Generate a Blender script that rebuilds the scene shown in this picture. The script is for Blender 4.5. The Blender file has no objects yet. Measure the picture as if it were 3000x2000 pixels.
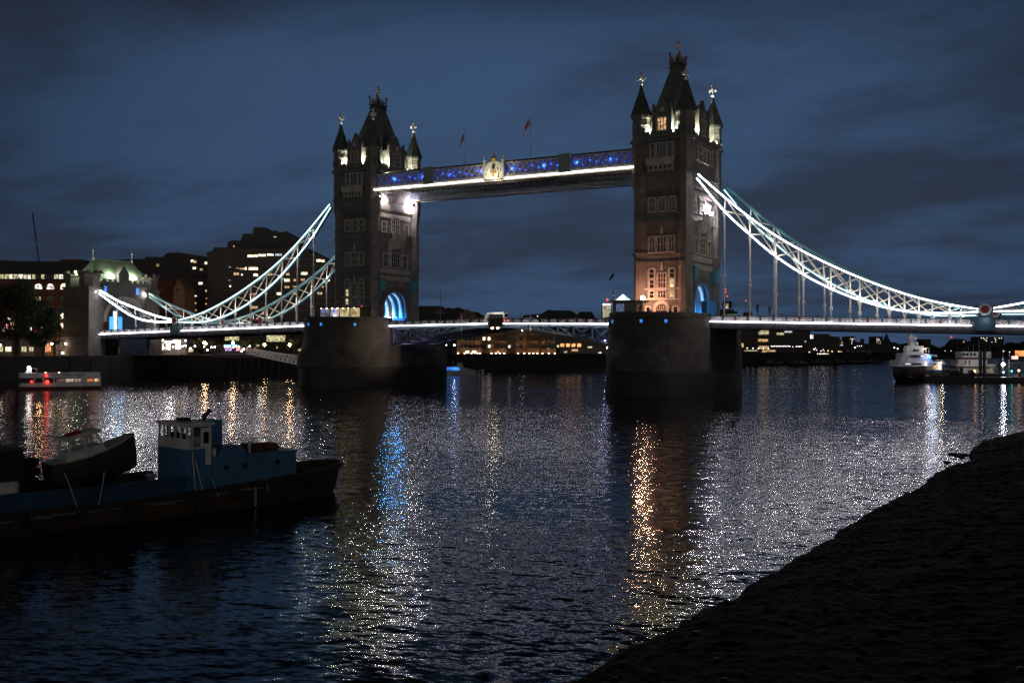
import bpy, math, random
from mathutils import Vector, Matrix
R = math.radians
rnd = random.Random(7)
col = bpy.context.scene.collection
sc = bpy.context.scene

# ------------------------------------------------------------------ camera
CAM = Vector((122.497, -219.866, 9.626))
FOC = 3058.6                      # pixels on a 3000 pixel wide frame
_yaw, _pit, _rol = -0.51150, 0.00510, 0.00300
FW = Vector((math.sin(_yaw)*math.cos(_pit), math.cos(_yaw)*math.cos(_pit), math.sin(_pit)))
_r = Vector((math.cos(_yaw), -math.sin(_yaw), 0)); _u = _r.cross(FW)
RT = _r*math.cos(_rol) + _u*math.sin(_rol); UP = -_r*math.sin(_rol) + _u*math.cos(_rol)
RH = _r                                            # level right
cd = bpy.data.cameras.new('camera'); cam = bpy.data.objects.new('camera', cd); col.objects.link(cam)
cam.matrix_world = Matrix(((RT.x, UP.x, -FW.x, CAM.x), (RT.y, UP.y, -FW.y, CAM.y), (RT.z, UP.z, -FW.z, CAM.z), (0, 0, 0, 1)))
cd.sensor_width = 36; cd.lens = FOC/3000*36; cd.clip_start = .3; cd.clip_end = 20000
sc.camera = cam
def ray(u, v): return FW + RT*((u-1500)/FOC) - UP*((v-1000)/FOC)
def atD(u, v, d): return CAM + ray(u, v)*d
def atY(u, v, y): q = ray(u, v); return CAM + q*((y-CAM.y)/q.y)
def atX(u, v, x): q = ray(u, v); return CAM + q*((x-CAM.x)/q.x)
def atZ(u, v, z=0.): q = ray(u, v); return CAM + q*((z-CAM.z)/q.z)

# ------------------------------------------------------------------ world: dusk sky under broken cloud
w = bpy.data.worlds.new('World'); sc.world = w; w.use_nodes = True
nt = w.node_tree; N = nt.nodes; L = nt.links
for n in list(N): N.remove(n)
out = N.new('ShaderNodeOutputWorld'); bg = N.new('ShaderNodeBackground')
sky = N.new('ShaderNodeTexSky'); sky.sky_type = 'NISHITA'; sky.sun_disc = False
sky.sun_elevation = R(-1.5); sky.sun_rotation = R(205); sky.air_density = 1.0; sky.dust_density = 0.4; sky.ozone_density = 3.0
SKY_GAIN = 1.0
tint = N.new('ShaderNodeMix'); tint.data_type = 'RGBA'; tint.blend_type = 'MULTIPLY'; tint.inputs[0].default_value = 1
L.new(sky.outputs[0], tint.inputs[6]); tint.inputs[7].default_value = (.006, .009, .014, 1)
tc = N.new('ShaderNodeTexCoord'); sep = N.new('ShaderNodeSeparateXYZ'); L.new(tc.outputs['Generated'], sep.inputs[0])
def M(op, a, b=None, c=None):
    n = N.new('ShaderNodeMath'); n.operation = op
    for i, x in enumerate((a, b, c)):
        if x is None: continue
        if isinstance(x, (int, float)): n.inputs[i].default_value = x
        else: L.new(x, n.inputs[i])
    return n.outputs[0]
den = M('ADD', M('MAXIMUM', sep.outputs[2], 0.0), 0.16)
comb = N.new('ShaderNodeCombineXYZ')
L.new(M('DIVIDE', sep.outputs[0], den), comb.inputs[0]); L.new(M('DIVIDE', sep.outputs[1], den), comb.inputs[1])
mp = N.new('ShaderNodeMapping'); mp.inputs['Rotation'].default_value = (0, 0, R(-28)); mp.inputs['Scale'].default_value = (.8, 1.15, 1)
mp.inputs['Location'].default_value = (3.1, 1.7, 0); L.new(comb.outputs[0], mp.inputs[0])
cn = N.new('ShaderNodeTexNoise'); cn.inputs['Scale'].default_value = .8; cn.inputs['Detail'].default_value = 9; cn.inputs['Roughness'].default_value = .56; cn.inputs['Distortion'].default_value = .25
L.new(mp.outputs[0], cn.inputs[0])
cr = N.new('ShaderNodeValToRGB'); cr.color_ramp.elements[0].position = .40; cr.color_ramp.elements[1].position = .60; cr.color_ramp.interpolation = 'EASE'
cn2 = N.new('ShaderNodeTexNoise'); cn2.inputs['Scale'].default_value = 2.6; cn2.inputs['Detail'].default_value = 7; cn2.inputs['Roughness'].default_value = .62; L.new(mp.outputs[0], cn2.inputs[0])
L.new(M('ADD', M('MULTIPLY', cn.outputs[0], .68), M('MULTIPLY', cn2.outputs[0], .32)), cr.inputs[0])
# twilight colour of the open sky, dimming added overhead and sideways to darken surfaces
mx = N.new('ShaderNodeMix'); mx.data_type = 'RGBA'; L.new(cr.outputs[0], mx.inputs[0]); mx.inputs[6].default_value = (.033, .065, .128, 1); mx.inputs[7].default_value = (.023, .034, .060, 1)
ad = N.new('ShaderNodeMix'); ad.data_type = 'RGBA'; ad.blend_type = 'ADD'; ad.inputs[0].default_value = 1
L.new(mx.outputs[2], ad.inputs[6]); L.new(tint.outputs[2], ad.inputs[7])
def MR(x, a, b_, c_, d_):
    n = N.new('ShaderNodeMapRange'); n.interpolation_type = 'SMOOTHSTEP'
    for i, q in enumerate((a, b_, c_, d_)): n.inputs[i+1].default_value = q
    L.new(x, n.inputs[0]); return n.outputs[0]
dt = N.new('ShaderNodeVectorMath'); dt.operation = 'DOT_PRODUCT'; L.new(tc.outputs['Generated'], dt.inputs[0]); dt.inputs[1].default_value = (-.46, .888, 0)
fall = M('MULTIPLY', MR(sep.outputs[2], .26, .39, 1, .05), M('MULTIPLY', MR(dt.outputs['Value'], -.1, .9, .18, .72), MR(dt.outputs['Value'], .84, .97, 1., 1.6)))
sc_ = N.new('ShaderNodeVectorMath'); sc_.operation = 'SCALE'; L.new(ad.outputs[2], sc_.inputs[0]); L.new(fall, sc_.inputs['Scale'])
# city glow added behind the camera, low in the west, to light upright faces
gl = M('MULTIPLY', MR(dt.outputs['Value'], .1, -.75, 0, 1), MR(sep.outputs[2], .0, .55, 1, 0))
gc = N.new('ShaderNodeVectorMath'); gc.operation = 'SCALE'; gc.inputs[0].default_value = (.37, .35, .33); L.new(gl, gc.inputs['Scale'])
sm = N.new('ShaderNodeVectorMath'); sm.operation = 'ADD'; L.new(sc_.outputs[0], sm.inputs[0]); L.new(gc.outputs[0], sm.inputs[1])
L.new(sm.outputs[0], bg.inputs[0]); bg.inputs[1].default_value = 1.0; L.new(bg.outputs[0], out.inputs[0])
sc.view_settings.view_transform = 'Standard'; sc.view_settings.look = 'None'; sc.view_settings.gamma = 1; sc.view_settings.exposure = 0
sc.view_settings.use_curve_mapping = False
cy = sc.cycles; cy.use_denoising = True; cy.denoiser = 'OPENIMAGEDENOISE'; cy.denoising_input_passes = 'RGB_ALBEDO_NORMAL'; cy.denoising_prefilter = 'NONE'; cy.max_bounces = 5; cy.diffuse_bounces = 2; cy.glossy_bounces = 3; cy.transmission_bounces = 3
cy.transparent_max_bounces = 6; cy.sample_clamp_indirect = 4; cy.sample_clamp_direct = 100; cy.caustics_reflective = False; cy.caustics_refractive = False
cy.use_light_tree = True; cy.use_adaptive_sampling = False

# ------------------------------------------------------------------ materials
MATS = {}
def mat(name, c, rough=.7, metal=0, var=.25, vs=.5, bump=0, bs=3., brick=None, c2=None, spec=None, alpha=None):
    m = bpy.data.materials.new(name); m.use_nodes = True; t = m.node_tree; b = t.nodes['Principled BSDF']
    b.inputs['Roughness'].default_value = rough; b.inputs['Metallic'].default_value = metal
    if spec is not None: b.inputs['Specular IOR Level'].default_value = spec
    co = t.nodes.new('ShaderNodeTexCoord'); nz = t.nodes.new('ShaderNodeTexNoise'); nz.inputs['Scale'].default_value = vs; nz.inputs['Detail'].default_value = 5
    t.links.new(co.outputs['Object'], nz.inputs[0])
    mr = t.nodes.new('ShaderNodeMapRange'); mr.inputs[1].default_value = .3; mr.inputs[2].default_value = .7; t.links.new(nz.outputs[0], mr.inputs[0])
    mi = t.nodes.new('ShaderNodeMix'); mi.data_type = 'RGBA'; t.links.new(mr.outputs[0], mi.inputs[0])
    c2 = c2 or tuple(x*(1-var) for x in c)
    mi.inputs[6].default_value = (*c, 1); mi.inputs[7].default_value = (*c2, 1); res = mi.outputs[2]
    if brick:
        bw, bh, mc = brick
        br = t.nodes.new('ShaderNodeTexBrick'); br.inputs['Scale'].default_value = 1; br.inputs['Brick Width'].default_value = bw; br.inputs['Row Height'].default_value = bh
        br.inputs['Mortar Size'].default_value = bh*.07; br.inputs['Color1'].default_value = (1, 1, 1, 1); br.inputs['Color2'].default_value = (.82, .82, .82, 1); br.inputs['Mortar'].default_value = (mc, mc, mc, 1)
        sp = t.nodes.new('ShaderNodeSeparateXYZ'); t.links.new(co.outputs['Object'], sp.inputs[0])
        ad = t.nodes.new('ShaderNodeMath'); ad.operation = 'ADD'; t.links.new(sp.outputs[0], ad.inputs[0]); t.links.new(sp.outputs[1], ad.inputs[1])
        cb = t.nodes.new('ShaderNodeCombineXYZ'); t.links.new(ad.outputs[0], cb.inputs[0]); t.links.new(sp.outputs[2], cb.inputs[1]); t.links.new(cb.outputs[0], br.inputs[0])
        mm = t.nodes.new('ShaderNodeMix'); mm.data_type = 'RGBA'; mm.blend_type = 'MULTIPLY'; mm.inputs[0].default_value = 1
        t.links.new(res, mm.inputs[6]); t.links.new(br.outputs[0], mm.inputs[7]); res = mm.outputs[2]
    t.links.new(res, b.inputs['Base Color'])
    if bump:
        n2 = t.nodes.new('ShaderNodeTexNoise'); n2.inputs['Scale'].default_value = bs; n2.inputs['Detail'].default_value = 4; t.links.new(co.outputs['Object'], n2.inputs[0])
        bp = t.nodes.new('ShaderNodeBump'); bp.inputs['Strength'].default_value = bump; bp.inputs['Distance'].default_value = .1; t.links.new(n2.outputs[0], bp.inputs['Height']); t.links.new(bp.outputs[0], b.inputs['Normal'])
    MATS[name] = m; return m
def emi(name, c, s):
    m = bpy.data.materials.new(name); m.use_nodes = True; b = m.node_tree.nodes['Principled BSDF']
    b.inputs['Base Color'].default_value = (.3, .3, .3, 1); b.inputs['Emission Color'].default_value = (*c, 1); b.inputs['Emission Strength'].default_value = s; MATS[name] = m; return m
def litglass(name, c, s, scale=1.2):           # a lit room behind glass: curtains and furniture break up its light
    m = emi(name, c, s); t = m.node_tree; b = t.nodes['Principled BSDF']
    co = t.nodes.new('ShaderNodeTexCoord'); nz = t.nodes.new('ShaderNodeTexNoise'); nz.inputs['Scale'].default_value = scale; nz.inputs['Detail'].default_value = 2
    t.links.new(co.outputs['Object'], nz.inputs[0]); mr = t.nodes.new('ShaderNodeMapRange'); mr.inputs[1].default_value = .35; mr.inputs[2].default_value = .65; mr.inputs[3].default_value = s*.25; mr.inputs[4].default_value = s*1.5
    t.links.new(nz.outputs[0], mr.inputs[0]); t.links.new(mr.outputs[0], b.inputs['Emission Strength']); b.inputs['Roughness'].default_value = .2; return m
m_stone = mat('tower stone', (.225, .212, .195), .85, var=.4, vs=.45, bump=.8, bs=2.5, brick=(.9, .42, .6))
m_trim = mat('pale dressed stone', (.52, .49, .44), .8, var=.3, vs=.8, bump=.3)
m_slate = mat('roof slate', (.10, .12, .11), .55, var=.4, vs=.6, bump=.3, brick=(.5, .35, .6))
m_pier = mat('pier granite', (.115, .104, .088), .85, var=.5, vs=.3, bump=.6, bs=1.5, brick=(1.9, .7, .42))
m_algae = mat('wet tide stained granite', (.035, .035, .025), .6, var=.4, vs=.2, bump=.5, brick=(1.8, .62, .6))
m_teal = mat('teal bridge paint', (.10, .30, .34), .45, var=.2, vs=.3)
m_tealD = mat('dark blue grey bridge paint', (.07, .12, .16), .5, var=.25, vs=.3)
m_white = mat('white bridge paint', (.72, .70, .66), .5, var=.15)
m_cream = mat('cream steel paint', (.55, .52, .46), .5, var=.2)
m_black = mat('black iron', (.018, .018, .02), .5)
m_girder = mat('dark deck girder', (.03, .035, .04), .6)
m_road = mat('asphalt', (.05, .05, .05), .9)
m_gold = mat('gilding', (.85, .55, .14), .35, metal=.9, var=.15)
m_red = mat('red paint', (.42, .02, .03), .45)
m_glassD = mat('dark window glass', (.012, .014, .02), .12, var=.2)
m_blueP = mat('blue work boat paint', (.085, .255, .46), .5, var=.35, vs=1.2)
m_boatW = mat('grimy white boat paint', (.92, .9, .84), .55, var=.35, vs=1.5)
m_rust = mat('rusty black hull', (.085, .06, .042), .7, var=.5, vs=.8, bump=.4, c2=(.025, .022, .018))
m_hullB = mat('black hull', (.012, .012, .014), .35)
m_brick = mat('brown brick', (.30, .17, .10), .85, var=.3, vs=.2, brick=(.5, .3, .7))
m_brickR = mat('red brick', (.26, .09, .06), .85, var=.3, vs=.2, brick=(.5, .3, .7))
m_conc = mat('dark concrete', (.085, .075, .065), .85, var=.3, vs=.1)
m_conc2 = mat('grey rendered wall', (.22, .2, .18), .85, var=.25, vs=.1)
m_roofD = mat('dark roof', (.05, .05, .055), .8, var=.3, vs=.2)
m_quay = mat('quay wall', (.03, .028, .025), .85, var=.4, vs=.3, bump=.4)
m_land = mat('paved ground', (.06, .055, .05), .9, var=.3)
m_leaf = mat('leaves', (.045, .075, .03), .7, var=.5, vs=.6)
m_bark = mat('bark', (.06, .045, .03), .9)
m_skin = mat('skin', (.4, .26, .19), .6); m_coat = mat('dark coat', (.02, .02, .03), .8); m_coat2 = mat('brown coat', (.07, .045, .03), .8)
m_mud = mat('wet foreshore mud', (.006, .0055, .005), .8, spec=.15, var=.5, vs=.8, bump=.8, bs=4)
m_stoneW = mat('wet stones', (.012, .0115, .011), .45, spec=.3, var=.5, vs=2)
m_grey = mat('grey metal', (.3, .31, .32), .5)
m_vanW = mat('white vehicle paint', (.75, .75, .72), .35); m_vanG = mat('pale green vehicle paint', (.35, .5, .3), .35)
m_rub = mat('rubber', (.02, .02, .02), .8)
m_orange = mat('orange tarpaulin', (.22, .07, .025), .7, var=.4, vs=3)
e_strip = emi('white led strip', (1, .93, 1), 13)
e_deck = emi('deck led strip', (1, .86, .98), 13)
e_cyan = emi('cyan white led strip', (.66, .9, 1), 2.0)
e_quay = emi('small quay lamp', (1, .93, .9), 2.6)
e_quayo = emi('small warm quay lamp', (1, .62, .32), 2.6)
e_cyanD = emi('dim teal chord glow', (.25, .55, .6), .3)  # glow stands in for light falling on the far teal chords
e_walk = emi('walkway led strip', (1, .93, .85), 8)
e_blue = emi('blue lamp', (.03, .2, 1), 6)
e_blue2 = emi('blue pier lamp', (.02, .28, 1), .9)
e_wlamp = emi('white lamp', (1, .95, .85), 22)
e_flood = emi('floodlight lens', (1, .88, 1), 520)
e_olamp = emi('warm lamp', (1, .68, .4), 18)
e_orange = emi('orange lamp', (1, .42, .12), 12)
e_red = emi('red lamp', (1, .04, .03), 3)
e_green = emi('green lamp', (.05, 1, .4), 8)
e_win = litglass('warm lit window', (1, .6, .26), .8)
e_winY = litglass('yellow lit window', (.95, .85, .45), .75)
e_winW = litglass('white lit window', (1, .93, .8), 1.5)
e_winH = litglass('bright lit window', (1, .86, .6), 2.3)
e_winC = litglass('cool lit window', (.7, .85, 1), .8)

# ------------------------------------------------------------------ mesh builder
class MB:
    def __init__(s, T=None): s.v = []; s.f = []; s.m = []; s.T = T
    def add(s, vs, fs, m=0):
        o = len(s.v)
        s.v += [(s.T @ Vector(p)) if s.T else Vector(p) for p in vs]
        s.f += [tuple(o+i for i in f) for f in fs]; s.m += [m]*len(fs); return s
    def box(s, x0, y0, z0, x1, y1, z1, m=0):
        if x0 > x1: x0, x1 = x1, x0
        if y0 > y1: y0, y1 = y1, y0
        if z0 > z1: z0, z1 = z1, z0
        return s.add([(x0,y0,z0),(x1,y0,z0),(x1,y1,z0),(x0,y1,z0),(x0,y0,z1),(x1,y0,z1),(x1,y1,z1),(x0,y1,z1)],
              [(0,3,2,1),(4,5,6,7),(0,1,5,4),(1,2,6,5),(2,3,7,6),(3,0,4,7)], m)
    def bar(s, p, q, w, h=None, m=0):
        p = Vector(p); q = Vector(q); h = h or w; d = (q-p).normalized(); up = Vector((0,0,1))
        if abs(d.z) > .98: up = Vector((0,1,0))
        a = d.cross(up).normalized()*(w/2); b = a.cross(d).normalized()*(h/2)
        return s.add([p-a-b,p+a-b,p+a+b,p-a+b,q-a-b,q+a-b,q+a+b,q-a+b], [(0,1,2,3),(7,6,5,4),(0,4,5,1),(1,5,6,2),(2,6,7,3),(3,7,4,0)], m)
    def sweep(s, pts, w, h, m=0):                 # rectangular section along a polyline lying in an xz plane
        pts = [Vector(p) for p in pts]; vs = []
        for i, p in enumerate(pts):
            d = (pts[min(i+1,len(pts)-1)]-pts[max(i-1,0)]).normalized(); n = Vector((-d.z,0,d.x))*(h/2); a = Vector((0,w/2,0))
            vs += [p-a-n, p+a-n, p+a+n, p-a+n]
        fs = [(0,1,2,3), tuple(4*(len(pts)-1)+i for i in (3,2,1,0))]
        for i in range(len(pts)-1):
            o = 4*i; fs += [(o+k, o+4+k, o+4+(k+1)%4, o+(k+1)%4) for k in range(4)]
        return s.add(vs, fs, m)
    def tube(s, p, q, r, r2=None, n=8, m=0):
        p = Vector(p); q = Vector(q); r2 = r if r2 is None else r2; d = (q-p).normalized()
        up = Vector((0,0,1)) if abs(d.z) < .98 else Vector((0,1,0)); a = d.cross(up).normalized(); b = a.cross(d)
        vs = [p+(a*math.cos(t)+b*math.sin(t))*r for t in [2*math.pi*i/n for i in range(n)]]+[q+(a*math.cos(t)+b*math.sin(t))*r2 for t in [2*math.pi*i/n for i in range(n)]]
        return s.add(vs, [(i,(i+1)%n,n+(i+1)%n,n+i) for i in range(n)]+[tuple(range(n-1,-1,-1)),tuple(range(n,2*n))], m)
    def prism(s, poly, axis, a0, a1, m=0):        # poly = 2D points; axis 'x': (y,z); 'y': (x,z); 'z': (x,y)
        k = len(poly)
        def P(p, a): return (a,p[0],p[1]) if axis == 'x' else (p[0],a,p[1]) if axis == 'y' else (p[0],p[1],a)
        return s.add([P(p,a0) for p in poly]+[P(p,a1) for p in poly], [tuple(range(k-1,-1,-1)),tuple(range(k,2*k))]+[(i,(i+1)%k,k+(i+1)%k,k+i) for i in range(k)], m)
    def loft(s, rings, m=0, caps=True):
        k = len(rings[0]); vs = [p for r in rings for p in r]; fs = []
        for j in range(len(rings)-1): fs += [(j*k+i, j*k+(i+1)%k, (j+1)*k+(i+1)%k, (j+1)*k+i) for i in range(k)]
        if caps: fs += [tuple(range(k-1,-1,-1)), tuple((len(rings)-1)*k+i for i in range(k))]
        return s.add(vs, fs, m)
    def lathe(s, cx, cy, prof, n=8, m=0, rot=None, sy=1):
        rot = math.pi/n if rot is None else rot
        return s.loft([[(cx+r*math.cos(rot+2*math.pi*i/n), cy+sy*r*math.sin(rot+2*math.pi*i/n), z) for i in range(n)] for r, z in prof], m)
    def ball(s, c, r, n=8, m=0, sz=1):
        return s.lathe(c[0], c[1], [(max(.01,r*math.sin(math.pi*j/n)), c[2]-r*sz*math.cos(math.pi*j/n)) for j in range(n+1)], n, m)
    def build(s, name, mats, parent=None, org=(0,0,0), smooth=False):
        me = bpy.data.meshes.new(name); o = Vector(org)
        me.from_pydata([tuple(p-o) for p in s.v], [], s.f)
        mats = mats if isinstance(mats, (list, tuple)) else [mats]
        for x in mats: me.materials.append(x)
        if len(mats) > 1: me.polygons.foreach_set('material_index', s.m)
        if smooth: me.polygons.foreach_set('use_smooth', [True]*len(s.f))
        me.update(); ob = bpy.data.objects.new(name, me); col.objects.link(ob)
        if parent: ob.parent = parent
        return ob
def tag(o, label=None, cat=None, group=None, kind=None):
    if label: o['label'] = label
    if cat: o['category'] = cat
    if group: o['group'] = group
    if kind: o['kind'] = kind
    return o
def thing(name, label, cat, loc=(0,0,0), rz=0, group=None):
    o = bpy.data.objects.new(name, None); col.objects.link(o); o.location = loc; o.rotation_euler = (0,0,rz); return tag(o, label, cat, group)
def kids(o): return [c for c in ALLK.get(o.name, [])]
def copy_tree(o, parent=None, label=None):
    src = [x for x in bpy.data.objects if x.parent == o]
    c = o.copy(); col.objects.link(c); c.parent = parent
    if label: c['label'] = label
    for ch in src: copy_tree(ch, c)
    return c
def lamp(name, kind, loc, power, c, parent=None, size=.3, org=(0,0,0), aim=None, cone=None, blend=.6):
    l = bpy.data.lights.new(name, kind); l.energy = power; l.color = c
    if kind == 'AREA': l.size = size
    else: l.shadow_soft_size = size
    if kind == 'SPOT': l.spot_size = cone or R(100); l.spot_blend = blend
    o = bpy.data.objects.new(name, l); col.objects.link(o); o.location = Vector(loc)-Vector(org)
    if aim: o.rotation_euler = Vector(aim).to_track_quat('-Z','Y').to_euler()
    if parent: o.parent = parent
    return o
_fonts = {}
def text_mb(txt, T, h, depth=.02, m=0):
    cu = bpy.data.curves.new('t', 'FONT'); cu.body = txt; cu.size = h; cu.extrude = depth; cu.align_x = 'CENTER'; cu.resolution_u = 2
    o = bpy.data.objects.new('t', cu); col.objects.link(o); me = o.to_mesh(); mb = MB(T)
    mb.add([tuple(v.co) for v in me.vertices], [tuple(p.vertices) for p in me.polygons], m); o.to_mesh_clear(); bpy.data.objects.remove(o); bpy.data.curves.remove(cu)
    return mb
WB, WS = .10, .02
SA, SB = .29, .26
# ------------------------------------------------------------------ water, land
wm = bpy.data.materials.new('river water'); wm.use_nodes = True; t = wm.node_tree; b = t.nodes['Principled BSDF']
b.inputs['Base Color'].default_value = (.006, .007, .008, 1); b.inputs['Roughness'].default_value = .065; b.inputs['IOR'].default_value = 1.31; b.inputs['Specular Tint'].default_value = (1, .88, .72, 1)
co = t.nodes.new('ShaderNodeTexCoord')
def wn(sx, sy, rot, scale, detail, rough=.5, dist=.4):
    mp = t.nodes.new('ShaderNodeMapping'); mp.inputs['Scale'].default_value = (sx, sy, 1); mp.inputs['Rotation'].default_value = (0,0,rot); t.links.new(co.outputs['Object'], mp.inputs[0])
    n = t.nodes.new('ShaderNodeTexNoise'); n.inputs['Scale'].default_value = scale; n.inputs['Detail'].default_value = detail; n.inputs['Roughness'].default_value = rough; n.inputs['Distortion'].default_value = dist
    t.links.new(mp.outputs[0], n.inputs[0]); return n.outputs[0]
def wmath(op, a, bb):
    n = t.nodes.new('ShaderNodeMath'); n.operation = op
    for i, x in enumerate((a, bb)):
        if isinstance(x, (int, float)): n.inputs[i].default_value = x
        else: t.links.new(x, n.inputs[i])
    return n.outputs[0]
big = wn(.6, 1.0, R(-29), .45, 3); small = wn(.7, 1.1, R(-20), 1.7, 3, .55); patch = wn(1, 1.6, R(-29), .028, 3)
pm = t.nodes.new('ShaderNodeMapRange'); pm.inputs[1].default_value = .35; pm.inputs[2].default_value = .65; pm.inputs[3].default_value = .55; pm.inputs[4].default_value = 1.15; t.links.new(patch, pm.inputs[0])
h = wmath('MULTIPLY', wmath('ADD', wmath('MULTIPLY', big, WB), wmath('MULTIPLY', small, WS)), pm.outputs[0])
bp = t.nodes.new('ShaderNodeBump'); bp.inputs['Strength'].default_value = 1; bp.inputs['Distance'].default_value = 1; t.links.new(h, bp.inputs['Height']); 
def wslope(scale, amp, rot=R(-29)):
    m0 = t.nodes.new('ShaderNodeMapping'); m0.inputs['Rotation'].default_value = (0,0,rot); t.links.new(co.outputs['Object'], m0.inputs[0]); mp = t.nodes.new('ShaderNodeMapping'); mp.inputs['Scale'].default_value = (.55, 1.25, 1); t.links.new(m0.outputs[0], mp.inputs[0])
    n = t.nodes.new('ShaderNodeTexNoise'); n.inputs['Scale'].default_value = scale; n.inputs['Detail'].default_value = 2; n.inputs['Roughness'].default_value = .5; n.inputs['Distortion'].default_value = 0; t.links.new(mp.outputs[0], n.inputs[0])
    a = t.nodes.new('ShaderNodeVectorMath'); a.operation = 'SUBTRACT'; t.links.new(n.outputs['Color'], a.inputs[0]); a.inputs[1].default_value = (.5,.5,.5)
    m = t.nodes.new('ShaderNodeVectorMath'); m.operation = 'MULTIPLY'; t.links.new(a.outputs[0], m.inputs[0]); m.inputs[1].default_value = (amp,amp,0); return m.outputs[0]
def vadd(a, c_):
    n = t.nodes.new('ShaderNodeVectorMath'); n.operation = 'ADD'; t.links.new(a, n.inputs[0]); t.links.new(c_, n.inputs[1]); return n.outputs[0]
sl = vadd(wslope(1.6, SA), wslope(4.6, SB, R(-18)))
sl2 = t.nodes.new('ShaderNodeVectorMath'); sl2.operation = 'SCALE'; t.links.new(sl, sl2.inputs[0]); t.links.new(pm.outputs[0], sl2.inputs['Scale'])
nn = t.nodes.new('ShaderNodeVectorMath'); nn.operation = 'NORMALIZE'; t.links.new(vadd(bp.outputs[0], sl2.outputs[0]), nn.inputs[0]); t.links.new(nn.outputs[0], b.inputs['Normal'])
wb = MB(); wb.add([(-9000,-900,0),(9000,-900,0),(9000,9000,0),(-9000,9000,0)], [(0,1,2,3)])
tag(wb.build('water', wm), kind='structure')
g = MB(); g.add([(-9000,-900,-4),(9000,-900,-4),(9000,9000,-4),(-9000,9000,-4)], [(0,1,2,3)]); tag(g.build('river_bed', m_mud), kind='structure')

NZ = 6.5     # level of the riverside walks
shore = [(-127,-600),(-127,-30),(-124,-12),(-124,18),(-112,60),(-103,134),(-86,168),(-66,200),(-50,330),(-25,380),(-12,520),(-30,700),(20,1000),(120,1150),(420,1260),(9000,1500)]
g = MB(); poly = shore+[(9000,9000),(-9000,9000),(-9000,-600)]
g.prism(poly, 'z', -3.9, NZ, 0); o = g.build('ground', [m_land]); tag(o, kind='structure')
# stone quay wall standing just proud of the land edge
q = MB()
for i in range(len(shore)-2):
    a = Vector((*shore[i],0)); c = Vector((*shore[i+1],0)); d = (c-a).normalized(); n = Vector((d.y,-d.x,0))
    for z0, z1, k in ((-1.5, NZ-.35, .35), (NZ-.35, NZ+.25, .5)):
        q.add([a-n*.2+Vector((0,0,z0)), a+n*k+Vector((0,0,z0)), c+n*k+Vector((0,0,z0)), c-n*.2+Vector((0,0,z0)), a-n*.2+Vector((0,0,z1)), a+n*k+Vector((0,0,z1)), c+n*k+Vector((0,0,z1)), c-n*.2+Vector((0,0,z1))],
              [(0,3,2,1),(4,5,6,7),(0,1,5,4),(1,2,6,5),(2,3,7,6),(3,0,4,7)])
    L_ = (c-a).length
    if L_ < 400:
        for k in range(int(L_/6)):
            p = a+d*(k*6+3)+n*.42; q.bar((p.x,p.y,-1), (p.x,p.y,NZ-.5), .35)
tag(q.build('quay_wall', m_quay), 'long dark stone quay wall along the far bank of the river', 'wall')
# pale sand bank at the foot of the far quay
s = MB(); rows = []
for i in range(25):
    f = i/24; p = atZ(1330+f*480, 1088-6*math.sin(f*3.1), 0); hgt = 3.6*math.exp(-((f-.42)/.2)**2)+.9*math.exp(-((f-.6)/.35)**2)
    d = Vector((p.x-CAM.x, p.y-CAM.y, 0)).normalized(); rows.append([(p.x,p.y,-.3),(p.x+d.x*6,p.y+d.y*6,.25*hgt),(p.x+d.x*14,p.y+d.y*14,.75*hgt),(p.x+d.x*20,p.y+d.y*20,hgt),(p.x+d.x*34,p.y+d.y*34,hgt)])
s.add([p for r in rows for p in r], [(i*5+j, i*5+j+1, (i+1)*5+j+1, (i+1)*5+j) for i in range(24) for j in range(4)])
m_sand = mat('river sand', (.16, .13, .10), .9, var=.3, vs=.3)
tag(s.build('sand_bank', m_sand, smooth=True), kind='structure')

# near foreshore
fs = [(-60,119),(-80,116.2),(-88,115.2),(-95,114),(-105,112.3),(-117,112.4),(-124,113.3),(-130,112.4),(-136,111.9),(-145,112),(-156,111.1),(-169,110.9),(-182,110.4),(-193,109.5),(-230,108)]
def fsx(y):
    for (a, xa), (c, xc) in zip(fs, fs[1:]):
        if c <= y <= a: return xa+(xc-xa)*(a-y)/(a-c)
    return fs[0][1] if y > fs[0][0] else fs[-1][1]
from mathutils import noise as mn
g = MB(); NX, NY = 90, 560; vs = []
for j in range(NY+1):
    y = -62-165*(j/NY)
    led = mn.noise(Vector((0,y*.35,3)))*.3 + (int(mn.noise(Vector((5,y*1.1,1)))*4)/4)*.42+mn.noise(Vector((7,y*3,1)))*.2
    for i in range(NX+1):
        f = i/NX; xs = fsx(y)+led; x = xs-.6+f*f*16+f*1.5
        t_ = x-xs; z = -.25 if t_ < 0 else min(.28,t_*2.2)+.16*t_
        z += (mn.noise(Vector((x*1.3,y*1.3,0)))*.09+mn.noise(Vector((x*4,y*4,2)))*.08+mn.noise(Vector((x*.35,y*.35,5)))*.08)*min(1,max(0,t_+.3))
        vs.append((x,y,z))
g.add(vs, [(j*(NX+1)+i, (j+1)*(NX+1)+i, (j+1)*(NX+1)+i+1, j*(NX+1)+i+1) for j in range(NY) for i in range(NX)])
o = g.build('foreshore', m_mud, smooth=False); tag(o, kind='structure')
g = MB()
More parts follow.
